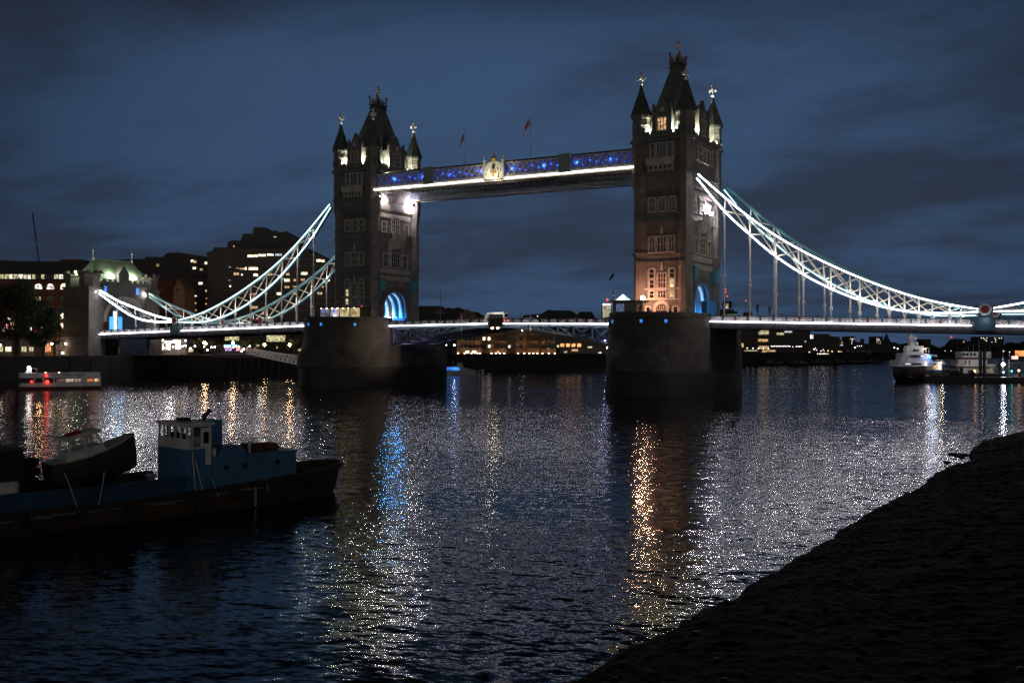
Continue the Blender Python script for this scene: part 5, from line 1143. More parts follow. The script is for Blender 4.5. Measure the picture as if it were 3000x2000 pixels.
# blue work barge
BO = (74.8,-187,0); bz = math.atan2(.9638,.2665)
t = thing('work_barge','rusty work barge with blue and white wheelhouse and blue cabin, bow to the right','barge',BO,bz)
def gun(s): return 1.2 if s < 8 else 1.2+.85*((s-8)/14)**1.1
def nearw(s): return 0 if s < 16.5 else 2.6*(1-math.sqrt(max(0,1-((s-16.5)/5.9)**2)))
def farw(s): return 5.2-nearw(s)
S = [-14,-8,-2,3,8,12,15,16.5,18,19.4,20.6,21.5,22.1,22.38]
b = MB(); r = []
for s in S:
    n, f_, g_ = nearw(s), farw(s), gun(s); k_ = .0 if s < 15 else (s-15)/7.4; i_ = .25+.9*k_*.6
    c_ = (n+f_)/2; w_ = (f_-n)/2; bw = w_*(1-.45*k_)
    r.append([(s,c_-w_,g_),(s-.1*k_*3,c_-bw*.98,.25),(s-1.2*k_,c_-bw*.85,-.9),(s-1.2*k_,c_+bw*.85,-.9),(s-.1*k_*3,c_+bw*.98,.25),(s,c_+w_,g_),(s,c_+w_-.22,g_),(s-.3*k_,c_+max(.02,w_-.3),g_-.55),(s-.3*k_,c_-max(.02,w_-.3),g_-.55),(s,c_-w_+.22,g_)])
b.loft(r); hl = b.build('hull', m_rust, t)
for sgn in (0,1):
    b = MB(); pts = [((s, (nearw(s)-.06) if sgn == 0 else farw(s)+.06, gun(s)-.12)) for s in [i*.6-14 for i in range(61)] if s < 22.3]
    for p, q in zip(pts,pts[1:]): b.bar(p,q,.16,.2)
    b.build('rubbing_strake', m_bark, hl)
b = MB()
for i in range(9): b.box(14.45,-.02,.1+i*.13,14.6,.0+.0,.17+i*.13)
b.build('draught_marks', m_boatW, hl)
# scuffs, ropes, fenders and clutter
b = MB(); r_ = random.Random(11)
for i in range(46):
    s = r_.uniform(-8,14); L1 = r_.uniform(.15,1.1); z_ = gun(s)-.3-r_.random()*.16; b.box(s,nearw(s)-.03,z_,s+L1,nearw(s)+.05,z_+r_.uniform(.02,.07))
b.build('paint_scuffs', mat('chalky scuffed paint',(.30,.29,.27),.8), hl)
b = MB()
for i in range(34): s = -8+i*.68; z_ = .15+.25*r_.random(); b.box(s,nearw(s)-.012 if s < 16 else nearw(s)+.02,z_,s+r_.uniform(.06,.22),nearw(s)+.06,gun(s)-.3-.4*r_.random())
b.build('rust_streaks', mat('rust run',(.13,.055,.02),.9), hl)
for s, z0, sw in ((3.2,3.0,.8),(5.3,2.9,-.3),(11.6,2.0,.5),(15.2,1.7,.2)):
    b = MB(); P_ = [(s+sw*q/6,-.05-.05*math.sin(q),z0-(z0-.9)*q/6) for q in range(7)]
    for p, q in zip(P_,P_[1:]): b.tube(p,q,.022,n=5)
    b.build('rope', m_boatW, t)
for s in (1.2,6.6,13.2,18.4):
    b = MB(); b.lathe(s,nearw(s)-.16,[(.05,gun(s)-.1),(.16,gun(s)-.25),(.17,gun(s)-.65),(.06,gun(s)-.85)],8); b.build('fender', m_rub, t)
b = MB()
for i in range(7): s = 12.4+i*.9; b.bar((s,4.1,3.17),(s,4.1,3.75),.035)
b.bar((12.4,4.1,3.75),(17.8,4.1,3.75),.04); b.build('cabin_rail', m_grey, t)
b = MB()
for i in range(22): s, y_ = r_.uniform(5.2,9.8), r_.uniform(1.0,4.4); h_ = r_.uniform(.1,.5); b.box(s,y_,1.0,s+r_.uniform(.15,.6),y_+r_.uniform(.15,.5),1.1+h_)
for i in range(9): s, y_ = r_.uniform(18.2,20.6), r_.uniform(1.6,3.4); b.box(s,y_,gun(s)-.6,s+.35,y_+.3,gun(s)-.25)
b.build('deck_gear', m_rust, t)
b = MB(); b.box(-14,.35,1.05,10.3,.5,2.02); b.box(-14,.22,1.98,10.4,.62,2.12); b.box(-14,4.7,1.05,10.3,4.85,2.02); b.box(-14,4.6,1.98,10.4,4.98,2.12); b.build('blue_coaming', mat('faded navy paint',(.025,.11,.2),.6,var=.5,vs=1), t)
b = MB(); b.box(10.5,.8,.9,12.05,4.3,3.72); b.build('wheelhouse_base', m_blueP, t)
b = MB(); b.box(10.5,1.95,3.72,12.05,4.3,4.25); b.box(10.5,.8,3.72,10.75,1.95,4.25); b.box(10.48,.78,3.66,12.0,4.32,3.78)
for y in (.84,1.55,2.25,2.95,3.6,4.24): b.bar((10.56,y,4.2),(10.56,y,5.05),.1)
for x in (11.1,11.99): b.bar((x,4.24,4.2),(x,4.24,5.05),.1); 
b.bar((11.99,.86,2.6),(11.99,.86,5.05),.1); b.bar((10.86,.86,2.6),(10.86,.86,5.05),.1)
b.box(10.4,.68,5.03,12.2,4.42,5.16); b.box(10.5,.82,4.93,12.02,4.28,5.03)
wh = b.build('wheelhouse', m_boatW, t)
b = MB(); 
for y0, y1 in ((.9,1.5),(1.6,2.2),(2.3,2.9),(3.0,3.55),(3.65,4.2)): b.box(10.55,y0,4.27,10.57,y1,4.93)
gl = b.build('window', m_dimglass := mat('dusty boat glass', (.05,.055,.06), .2), wh); m_dimglass.node_tree.nodes['Principled BSDF'].inputs['Alpha'].default_value = .3
b = MB(); b.box(10.6,2.4,4.0,10.9,2.9,4.55); b.tube((10.8,1.9,4.25),(10.9,1.9,4.4),.28,n=10); b.build('steering_console', m_rub, wh)
b = MB(); b.T = Matrix.Translation((11.98,.82,0)) @ Matrix.Rotation(R(-12),4,'Z') @ Matrix.Translation((-11.98,-.82,0))
b.box(11.42,.74,2.72,12.04,.8,4.86); dr = b.build('open_door', m_boatW, t); b = MB(b.T); b.box(11.58,.72,3.95,11.88,.74,4.62); b.build('door_window', m_glassD, dr)
b = MB(); b.box(11.2,2.6,5.16,11.75,3.4,5.36); b.build('roof_box', m_rub, t)
b = MB(); b.bar((10.95,.6,1.3),(10.75,.62,3.6),.05); b.bar((11.35,.5,1.3),(10.95,.6,3.0),.05); b.build('handrail', m_boatW, t)
b = MB(); b.box(12.3,2.0,3.2,13.45,3.4,5.12); b.box(12.25,1.95,5.12,13.5,3.45,5.18); fn = b.build('funnel', m_blueP, t)
b = MB(); b.tube((12.6,2.6,5.1),(12.6,2.6,5.5),.12,n=8); b.tube((12.6,2.6,5.45),(13.0,2.6,5.75),.13,n=8); b.build('exhaust_pipe', m_rub, fn)
b = MB(); b.box(12.1,.8,1.0,17.9,4.3,3.12); b.box(12.05,.74,3.05,17.98,4.36,3.17); cb = b.build('cabin', m_blueP, t)
for s, z in ((13.05,2.42),(14.28,2.45),(16.55,2.5)):
    b = MB(); b.tube((s,.8,z),(s,.74,z),.15,n=12); b.build('porthole', m_black, cb)
b = MB(); b.prism([(12.6,3.17),(14.6,3.17),(14.2,3.62),(12.9,3.75)],'y',1.0,2.2); b.box(13.0,1.0,3.6,14.0,2.1,3.7); b.build('skylight_hatch', m_blueP, cb)
b = MB(); b.lathe(12.35,1.0,[(.13,3.17),(.13,3.6),(.2,3.65)],8); b.build('vent_pipe', m_boatW, cb); b = MB(); b.lathe(14.95,1.4,[(.09,3.17),(.09,3.85)],8); b.build('post', m_boatW, cb)
b = MB()
for i in range(7):
    c_ = (15.3+i*.3,2.4+.35*math.sin(i*2.1),3.3); b.lathe(c_[0],c_[1],[(.42,3.17),(.5,3.3),(.36,3.5+.08*(i%2)),(.1,3.58)],9,sy=1.3)
tag(b.build('tarpaulin', m_orange, None), 'folded orange tarpaulins heaped on the blue cabin roof of the barge', 'tarpaulin'); tp = bpy.data.objects['tarpaulin']; tp.location = BO; tp.rotation_euler = (0,0,bz)
for s, tt in ((8.3,2.2),(8.75,1.6)):
    bo = thing('bollard','stubby bollard on deck between derelict boat and wheelhouse','bollard',tuple(Matrix.Translation(BO) @ Matrix.Rotation(bz,4,'Z') @ Vector((s,tt,.9))),bz,'barge deck bollards'); b = MB(); b.lathe(0,0,[(.3,0),(.2,.15),(.2,1.2),(.32,1.3),(.3,1.45)],10); b.build('post', m_grey if s > 8.5 else m_rub, bo)
# derelict small boat on the barge
M0 = Matrix.Translation(BO) @ Matrix.Rotation(bz,4,'Z') @ Matrix.Translation((3.7,2.9,1.35)) @ Matrix.Rotation(R(-9),4,'Y')
t = thing('derelict_boat','small grimy derelict cabin boat propped on the barge deck, bow raised to the right','boat',M0.translation); t.rotation_euler = M0.to_euler()
b = MB(); b.loft(hull([(0,.75,.75,1.9,2.2),(.8,.95,.5,1.85,2.4),(2,1.1,.35,1.9,2.3),(3.2,1.05,.38,2.1,2.0),(4.1,.92,.42,2.3,2.0),(4.6,.72,.5,2.42,1.9),(4.9,.42,.62,2.5,1.8),(5.0,.12,.75,2.52,1.7)])); hb = b.build('hull', m_rust, t)
b = MB(); b.loft([[(x,-y,z),(x,y,z),(x,y,z+.1),(x,-y,z+.1)] for x, y, z in ((0,.72,1.82),(.8,.93,1.78),(2,1.08,1.84),(3.2,1.03,2.04),(4.1,.88,2.22),(4.8,.45,2.4))]); b.build('deck', m_boatW, t)
b = MB(); A = [(.9,.78,1.86),(3.1,.72,2.02)]
for x, y, z, x2 in ((.95,.76,1.85,1.15),(1.9,.8,1.9,1.95),(3.05,.68,2.0,2.75)):
    for s_ in (-1,1): b.bar((x,s_*y,z),(x2,s_*y*.88,3.0),.1)
b.loft([[(.85,-.78,1.85),(.85,.78,1.85),(1.0,.74,2.3),(1.0,-.74,2.3)],[(3.1,-.66,2.0),(3.1,.66,2.0),(2.98,.62,2.4),(2.98,-.62,2.4)]])
cbn = b.build('cabin', m_boatW, t); b = MB(); b.loft([[(.85,-.82,2.98),(.85,.82,2.98),(.85,.6,3.12),(.85,-.6,3.12)],[(2.95,-.78,3.1),(2.95,.78,3.1),(2.95,.5,3.26),(2.95,-.5,3.26)]]); b.build('roof', m_boatW, cbn)
b = MB(); b.loft([[(1.2,-.4,3.1),(1.2,.4,3.1),(1.3,.2,3.25),(1.3,-.2,3.25)],[(2.0,-.4,3.16),(2.0,.4,3.16),(1.9,.2,3.35),(1.9,-.2,3.35)]]); b.build('red_cover', m_red, cbn)
b = MB()
for s_ in (-1,1): b.add([(1.2,s_*.74,2.35),(1.85,s_*.76,2.38),(1.9,s_*.7,2.92),(1.25,s_*.68,2.86)],[(0,1,2,3)]); 
b.add([(3.0,-.55,2.4),(3.0,.55,2.4),(2.82,.5,2.95),(2.82,-.5,2.95)],[(0,1,2,3)]); b.build('window', m_dimglass, cbn)
b = MB()
for x in (1.0,3.4): b.box(x,-.9,-.25,x+.3,.9,.62)
b.build('cradle', m_bark, t)
# clutter at the left end of the barge
MBz = Matrix.Translation(BO) @ Matrix.Rotation(bz,4,'Z')
def onb(s, tt, z): return tuple(MBz @ Vector((s,tt,z)))
t = thing('deck_container','dark boxy container on the barge at the left edge of the picture','container',onb(-1.5,3,1.1),bz); b = MB(); b.box(-3,-1.5,0,3.2,1.5,3.05); 
for i in range(20): b.box(-2.9+i*.31,-1.56,.1,-2.75+i*.31,-1.5,2.95)
b.build('body', m_black, t); b = MB(); b.box(-3.05,-1.6,3.05,3.25,1.6,3.15); b.build('roof', m_rust, t)
t = thing('white_tank','grimy white tank below the dark container on the barge','tank',onb(0,1.4,1.1),bz); b = MB(); b.loft([[(x,y*w_,z) for y, z in ((-.6,0),(.6,0),(.7,.2),(.7,1.3),(.5,1.55),(-.5,1.55),(-.7,1.3),(-.7,.2))] for x, w_ in ((-2,1),(1.1,1),(1.25,.85))]); b.build('body', m_boatW, t); b = MB(); b.lathe(.2,0,[(.3,1.5),(.3,1.65),(.2,1.7)],10); b.build('cap', m_rust, t)
for i, (s, tt, z) in enumerate(((2.4,2.8,1.2),(2.45,2.8,1.75),(2.4,2.85,2.3),(2.5,2.8,2.8),(3.1,2.0,1.2),(3.15,2.05,1.75),(2.4,2.8,3.3),(1.9,1.4,1.2))):
    t = thing('tyre',('bottom black tyre of the stack beside the derelict boat','second tyre up in the stack beside the derelict boat','third tyre up in the stack beside the derelict boat','fourth tyre up in the stack beside the derelict boat','lower tyre of the short pile between stack and derelict boat','upper tyre of the short pile between stack and derelict boat','topmost tyre of the tall stack beside the derelict boat','loose tyre lying in front of the tall tyre stack')[i],'tyre',onb(s,tt,z),bz,'tyres heaped on the barge'); b = MB(); vs = []; fs_ = []
    for j in range(14):
        a = math.tau*j/14
        for k_ in range(7): bb = math.tau*k_/7; rr = .42+.17*math.cos(bb); vs.append((rr*math.cos(a),rr*math.sin(a),.22*math.sin(bb)+.1))
    for j in range(14):
        for k_ in range(7): fs_.append((j*7+k_,((j+1)%14)*7+k_,((j+1)%14)*7+(k_+1)%7,j*7+(k_+1)%7))
    b.add(vs,fs_); b.build('casing', m_rub, t, smooth=True)
    if i == 0: pass

# sightseeing boat
p0, p1 = atZ(50,1141,0), atZ(293,1137,0); ang = math.atan2(p1.y-p0.y,p1.x-p0.x); Lb = (p1-p0).length; kk = Lb/243
t = thing('passenger_boat','white sightseeing boat with red lamps passing at the far left','boat',(p0.x,p0.y,0),ang)
def cx_(zx): return (zx-200)/3.92*kk
def cz_(zy): return (943-zy)/3.92*kk*.98
b = MB(); b.loft(hull([(0,1.0,-.6,.75,3),(1.5,2.0,-.8,.62,3.2),(5,2.2,-.9,.55,3.5),(Lb-1,2.2,-.9,.55,3.5),(Lb,2.1,-.5,.6,3.5)])); b.T = None; hb = b.build('hull', mat('dark red hull paint',(.12,.015,.02),.5), t)
b = MB(); b.loft([[(cx_(215),-1.3,cz_(905)),(cx_(215),1.3,cz_(905)),(cx_(245),1.2,cz_(860)),(cx_(245),-1.2,cz_(860))],[(cx_(370),-2.3,cz_(908)),(cx_(370),2.3,cz_(908)),(cx_(385),2.3,cz_(858)),(cx_(385),-2.3,cz_(858))],[(cx_(1148),-2.3,cz_(908)),(cx_(1148),2.3,cz_(908)),(cx_(1140),2.3,cz_(858)),(cx_(1140),-2.3,cz_(858))]]); b.build('side', m_boatW2 := mat('white ferry paint',(.9,.92,.95),.4), t)
b = MB()
for a_ in (370,480,602,718,832,915,975,1055,1135): b.bar((cx_(a_),-2.25,cz_(860)),(cx_(a_+ (12 if a_ < 400 else 0)),-2.25,cz_(795)),.3,.2); b.bar((cx_(a_),2.25,cz_(860)),(cx_(a_),2.25,cz_(795)),.3,.2)
b.box(cx_(915),-2.28,cz_(860),cx_(980),-2.1,cz_(795)); b.build('window_post', m_boatW2, t)
b = MB(); b.box(cx_(230),-2.45,cz_(797),cx_(1135),2.45,cz_(735)); b.box(cx_(225),-2.5,cz_(797),cx_(1140),2.5,cz_(792)); b.build('upper_deck', m_boatW2, t)
b = MB(); b.box(cx_(260),-2.1,cz_(858),cx_(1125),2.1,cz_(797)); b.build('saloon_glass', m_dimglass, t)
for a_, c_, mm in ((395,470,m_glassD),(490,598,m_glassD),(630,712,litglass('dim saloon window',(1,.5,.3),.08,2)),(730,826,litglass('warm saloon window',(1,.75,.5),.35,2)),(842,905,MATS['warm saloon window']),(985,1050,litglass('orange saloon window',(1,.22,.05),.5,2)),(1068,1122,e_win)):
    b = MB(); b.box(cx_(a_),-2.2,cz_(852),cx_(c_),-2.12,cz_(810)); b.build('window', mm, t)
b = MB(); b.loft([[(cx_(280),-1.1,cz_(737)),(cx_(280),1.1,cz_(737)),(cx_(310),1.0,cz_(690)),(cx_(310),-1.0,cz_(690))],[(cx_(355),-1.2,cz_(737)),(cx_(355),1.2,cz_(737)),(cx_(355),1.1,cz_(682)),(cx_(355),-1.1,cz_(682))]]); b.build('wheelhouse', m_boatW2, t)
b = MB(); b.bar((cx_(358),-1,cz_(682)),(cx_(415),-1,cz_(682)),.15); b.bar((cx_(412),-1,cz_(682)),(cx_(412),-1,cz_(735)),.15); b.build('canopy_rail', m_boatW2, t)
for zx, zy, r_, mm in ((325,672,.36,e_wlamp),(345,840,.26,e_red),(522,846,.42,e_red),(512,765,.3,e_red),(510,737,.14,e_olamp),(665,737,.14,e_olamp)):
    b = MB(); b.ball((cx_(zx),-2.6 if zy > 740 else -1.2,cz_(zy)),r_,8); b.build('lamp', mm, t)
T = Matrix.Translation((cx_(822),-2.47,cz_(779))) @ Matrix.Rotation(R(90),4,'X'); text_mb('citycruises',T,1.25*kk/.08,.01).build('lettering', mat('maroon lettering',(.10,.03,.05),.5), t)

# catamaran beyond the left pier, cabin glowing blue
p0 = atZ(1240,1098,0); p1 = atZ(1418,1098,0); d_ = 355; f = PF('river_catamaran','white river catamaran with a blue lit cabin leaving from behind the left pier','boat',1340,1098,355,z=0.)
b = MB(); 
for y in (0,5): 
    b.loft([[(f.X(u),y-w_,f.Z(v0)),(f.X(u),y+w_,f.Z(v0)),(f.X(u),y+w_,f.Z(v1)),(f.X(u),y-w_,f.Z(v1))] for u, v0, v1, w_ in ((1230,1101,1088,.9),(1380,1101,1087,1.0),(1400,1101,1085,.8),(1417,1095,1081.5,.15))])
b.box(f.X(1230),0,f.Z(1092),f.X(1390),5,f.Z(1087)); b.build('hull', m_hullG := mat('pale grey hull paint',(.45,.47,.5),.4), f.o)
b = MB(); b.loft([[(f.X(u),.2+ins,f.Z(v0)),(f.X(u),4.8-ins,f.Z(v0)),(f.X(u),4.8-ins,f.Z(v1)),(f.X(u),.2+ins,f.Z(v1))] for u, v0, v1, ins in ((1230,1087,1073,0),(1345,1087,1074,.1),(1352,1087,1076,.3),(1385,1087,1083,.9))]); b.build('cabin', m_hullG, f.o)
b = MB(); f.box(b,1232,1084,1345,1076,.1,.18); b.build('cabin_window', litglass('blue cabin light',(.03,.25,1),1.7,.4), f.o)
b = MB(); f.poly(b,[(1337,1075),(1339,1063),(1353,1063),(1356,1075)],1.2,3.8); b.build('wheelhouse', m_hullG, f.o); b = MB(); b.tube((f.X(1327),2,f.Z(1075)),(f.X(1327),2,f.Z(1057)),.07,n=6); b.ball((f.X(1327),2,f.Z(1066)),.16,6); b.build('mast', m_grey, f.o)
b = MB(); T = Matrix.Translation((f.X(1403),-.98,f.Z(1096))) @ Matrix.Rotation(R(90),4,'X'); b.add([(f.X(1396),-.96,f.Z(1096)),(f.X(1410),-.9,f.Z(1096)),(f.X(1411),-.9,f.Z(1084)),(f.X(1396),-.96,f.Z(1084))],[(0,1,2,3)]); em_ = b.build('bow_emblem', mat('navy hull emblem',(.01,.015,.05),.5), f.o); text_mb('S',T,1.7,.02).build('lettering', m_boatW2, em_)

# motor yacht
f = PF('motor_yacht','large white motor yacht with a dark hull and a glowing blue light, moored at right','yacht',2634,1118,300,z=0.,yaw=R(42)); kx = f.k/math.cos(R(42))
def yx(zx): return ((2600+zx/5.88)-2634)*kx*1.12
def yz(zy): return (1118-(960+zy/5.88))*f.k
YL = yx(1230); HBm = 3.4
b = MB(); b.loft(hull([(yx(60),.15,2.0,yz(665),1.2),(yx(130),1.1,.0,yz(672),1.3),(yx(250),2.2,-.8,yz(678),1.6),(yx(450),3.1,-1,yz(690),2.2),(yx(700),HBm,-1,yz(770),2.8),(yx(1000),HBm,-1,yz(820),3),(YL,3.1,-.8,yz(830),3)])); b.build('hull', m_hullB, f.o)
def deckhouse(nm, x0, x1, z0, z1, w0, w1, rake=.9, mm=m_boatW2, par=None):
    b = MB(); b.loft([[(x0,-w0*.3,z0),(x0,w0*.3,z0),(x0+rake,w0*.25,z1),(x0+rake,-w0*.25,z1)],[(x0+1.6,-w0*.9,z0),(x0+1.6,w0*.9,z0),(x0+2.2,w0*.85,z1),(x0+2.2,-w0*.85,z1)],[(x1,-w1,z0),(x1,w1,z0),(x1-.2,w1*.96,z1),(x1-.2,-w1*.96,z1)]]); return b.build(nm, mm, par or f.o)
def ywin(par, x0, x1, n, z0, z1, w, mm):
    for i in range(n):
        b = MB(); a = x0+(x1-x0)*i/n; b.box(a,-w-.06,z0,a+(x1-x0)/n*.72,-w+.05,z1); b.build('window', mm, par)
d1 = deckhouse('main_deck_house',yx(90),yx(760),yz(668),yz(560),2.9,3.3); ywin(d1,yx(110),yx(560),14,yz(640),yz(615),2.95,m_glassD)
b = MB(); b.loft([[(yx(80),-1,yz(605)),(yx(80),1,yz(605)),(yx(120),1,yz(585)),(yx(120),-1,yz(585))],[(yx(300),-3.3,yz(603)),(yx(300),3.3,yz(603)),(yx(300),3.1,yz(578)),(yx(300),-3.1,yz(578))],[(yx(1060),-3.3,yz(640)),(yx(1060),3.3,yz(640)),(yx(1060),3.1,yz(600)),(yx(1060),-3.1,yz(600))]]); b.build('upper_deck', m_boatW2, f.o)
d2 = deckhouse('bridge_deck_house',yx(195),yx(740),yz(560),yz(455),2.2,2.8); ywin(d2,yx(240),yx(565),6,yz(515),yz(482),2.62,m_glassD)
b = MB(); b.loft([[(yx(185),-1.2,yz(470)),(yx(185),1.2,yz(470)),(yx(230),1.2,yz(448)),(yx(230),-1.2,yz(448))],[(yx(400),-3,yz(465)),(yx(400),3,yz(465)),(yx(400),2.8,yz(440)),(yx(400),-2.8,yz(440))],[(yx(915),-2.6,yz(505)),(yx(915),2.6,yz(505)),(yx(915),2.4,yz(470)),(yx(915),-2.4,yz(470))]]); b.build('bridge_deck', m_boatW2, f.o)
d3 = deckhouse('sun_deck_house',yx(335),yx(640),yz(445),yz(315),1.5,1.9,.4); ywin(d3,yx(400),yx(555),2,yz(408),yz(378),1.75,m_glassD)
b = MB(); b.lathe(yx(485),0,[(1.1,yz(320)),(.9,yz(250)),(.35,yz(180)),(.25,yz(100))],10); b.box(yx(440),-1.6,yz(262),yx(540),1.6,yz(252)); b.build('mast', m_boatW2, f.o)
for x, y in ((405,-.6),(600,.6)):
    b = MB(); b.ball((yx(x),y,yz(165)),.85,12); b.build('radar_dome', m_boatW2, f.o, smooth=True)
for x, y, zz in ((460,-.3,215),(500,-.3,240),(480,.1,205),(640,-1,330)): pass
b = MB(); b.box(yx(700),-1.8,yz(352),yx(790),1.8,yz(345)); b.bar((yx(780),-1.7,yz(440)),(yx(780),-1.7,yz(350)),.1); b.bar((yx(708),-1.7,yz(440)),(yx(708),-1.7,yz(350)),.1); b.build('sun_awning', m_boatW2, f.o)
d4 = deckhouse('saloon',yx(770),yx(960),yz(740),yz(640),3.0,3.0,.1); ywin(d4,yx(790),yx(890),7,yz(725),yz(665),3.0,e_win)
b = MB(); b.box(yx(940),-3.15,yz(740),yx(962),-3.0,yz(650)); b.build('lit_column', e_winH, d4)
b = MB(); b.box(yx(1000),-2.9,yz(745),yx(1022),2.9,yz(640)); b.build('aft_bulkhead', m_boatW2, f.o)
b = MB(); b.box(yx(575),-3.4,yz(650),yx(585),-3.25,yz(600)); b.build('side_light_panel', litglass('cool deck light',(.85,.9,1),2.2,1), f.o)
for i in range(8): pass
b = MB()
for i in range(26): x = yx(820+i*8.5); b.bar((x,-3.2,yz(598)),(x,-3.2,yz(566)),.05)
b.bar((yx(820),-3.2,yz(566)),(yx(1035),-3.2,yz(566)),.06); b.build('railing', m_grey, f.o)
b = MB(); b.ball((yx(683),-3.1,yz(508)),.5,10); b.build('blue_deck_light', emi('yacht blue light',(.01,.2,1),5), f.o); lamp('blue_glow','POINT',(yx(683),-4.2,yz(505)),110,(.02,.25,1),f.o,.3)
for x, zz, r_, mm, pw in ((628,490,.22,e_olamp,60),(935,620,.28,e_olamp,160),(668,370,.32,e_olamp,120),(578,612,.2,e_wlamp,50),(480,285,.16,e_wlamp,20),(190,535,.1,e_olamp,0)):
    b = MB(); b.ball((yx(x),-3.3 if zz > 450 else -1.9,yz(zz)),r_*.7,8); b.build('deck_lamp', e_quay if mm is e_wlamp else e_quayo, f.o)
    if pw: lamp('deck_glow','POINT',(yx(x),-3.9 if zz > 450 else -2.6,yz(zz)),pw,(1,.8,.6),f.o,.2)
lamp('yacht_wash','POINT',(yx(300),-9,yz(200)),500,(.85,.9,1),f.o,1.0)
f = PF('mooring_pontoon','low dark pontoon with a pale guard panel alongside the yacht','pontoon',2800,1117,296,z=0.)
b = MB(); f.box(b,2700,1122,2820,1100,-2,2); f.box(b,2820,1122,3060,1104,-2,3); b.build('float', m_hullB, f.o); b = MB(); f.box(b,2716,1099,2772,1090.5,-2.1,-1.9); b.build('guard_panel', m_conc2, f.o)
b = MB(); r_ = random.Random(2)
for i in range(26): u = r_.uniform(2725,2845); f.box(b,u,1104,u+r_.uniform(2,7),r_.uniform(1083,1096),-1,1)
b.build('deck_gear', m_black, f.o)

# pontoon building (white river station)
f = PF('river_station','white two storey floating river station behind two dark mooring piles','houseboat',2850,1100,322,z=0.)
b = MB(); f.box(b,2795,1125,2925,1093,-3,8); b.build('float', m_hullB, f.o)
b = MB(); f.box(b,2808,1093,2912,1074,0,7); b.build('lower_storey', m_boatW2, f.o)
b = MB(); f.box(b,2810,1074,2895,1053,.6,6.4); up = b.build('middle_storey', m_boatW2, f.o)
b = MB(); f.box(b,2822,1048,2908,1030,1,6); wh = b.build('control_room', m_boatW2, f.o)
b = MB(); f.box(b,2798,1077,2895,1073,-.8,7.5); f.box(b,2800,1053,2898,1048.5,-.4,7); f.box(b,2799,1074,2832,1066,-.7,-.6); b.build('red_trimmed_deck', mat('faded maroon paint',(.16,.05,.06),.6), f.o)
b = MB(); f.box(b,2799,1073,2832,1066,-.85,-.72); f.box(b,2890,1074,2912,1066,-.85,-.72); b.build('bulwark', m_boatW2, f.o)
for u in (2824,2834,2846,2856): b = MB(); f.box(b,u,1041,u+7,1034,.92,1.05); b.build('window', m_glassD, wh)
for u in (2828,2840): b = MB(); f.box(b,u,1067,u+5,1056,.5,.65); b.build('door', m_red if u == 2828 else m_conc2, up)
for u, v0, v1 in ((2812,1092,1078),(2868,1090,1076),(2900,1092,1078)): b = MB(); f.box(b,u,v0,u+9,v1,-.1,.05); b.build('lower_window', litglass('dim yellow window',(.8,.8,.35),.18,2) if u == 2900 else m_glassD, f.o)
for u, v in ((2845,1015),(2834,1018),(2860,1008),(2876,998),(2897,1020),(2909,1012)): b = MB(); b.tube((f.X(u),2,f.Z(1030)),(f.X(u),2,f.Z(v)),.07,n=6); b.build('aerial', m_grey, f.o)
lamp('station_glow','POINT',(f.X(2860),-5,f.Z(1060)),180,(1,.95,.85),f.o,.6)
for i, u in enumerate((2868,2880)):
    t = thing('mooring_pile','thick black mooring pile in front of the river station, %s of the pair' % ('left','right')[i],'mooring pile',tuple(atD(u+4,1100,305)[:2])+(0,),0,'mooring piles by the river station'); b = MB(); b.lathe(0,0,[(.48,-3),(.48,(1110-1018)*.0998),(.3,(1110-1016)*.0998)],12); b.build('pile', m_hullB, t)
f = PF('arched_gangway','grey arched gangway with small lamps at the right edge of the picture','gangway',2960,1095,315,z=0.)
b = MB()
for y in (0,2.2):
    pr = None
    for i in range(14):
        a = i/13; p = (f.X(2922+a*110),y,f.Z(1080-16*math.sin(a*2.6)-8*a)); q = (p[0],y,p[2]-1.6)
        b.bar(p,q,.1)
        if pr: b.bar(pr[0],p,.16); b.bar(pr[1],q,.16); b.bar(pr[0],q,.08)
        pr = (p,q)
b.build('truss', m_grey, f.o); b = MB(); f.box(b,2925,1103,2930,1060,0,.8); f.box(b,2985,1110,2990,1070,0,.8); b.build('support', m_hullB, f.o)
for u, v, em_, r_, c_, pw, lb in ((2855,1087,e_orange,.3,(1,.3,.1),60,'orange lamp on the floating river station'),(2939,1067,emi('cold white lamp',(.85,.85,1),30),.5,(.85,.88,1),2600,'dazzling cold white lamp at the end of the river station'),(2940,1090,e_quay,.26,(1,1,1),0,'small white lamp below the dazzling one'),(2964,1087,e_green,.2,(.1,1,.5),10,'small green navigation lamp near the right edge'),(2985,1085,e_quayo,.36,(1,.8,.5),60,'warm lamp near the right edge'),(2940,1028,e_quay,.16,(1,1,1),0,'small mast lamp above the river station'),(2958,1031,e_quay,.12,(1,1,1),0,'faint mast lamp near the right edge')):
    g_ = PF('deck_lamp',lb,'lamp',u,v,306); b = MB(); b.ball((0,0,0),r_,8); b.build('lens', em_, g_.o); b = MB(); b.tube((0,.3,-r_),(0,.3,min(-.6,g_.Z(1104))),.07,n=6); b.build('pole', m_grey, g_.o)
    if pw: lamp('glow','POINT',(0,-r_-.15,0),pw*.12,c_,g_.o,.25)
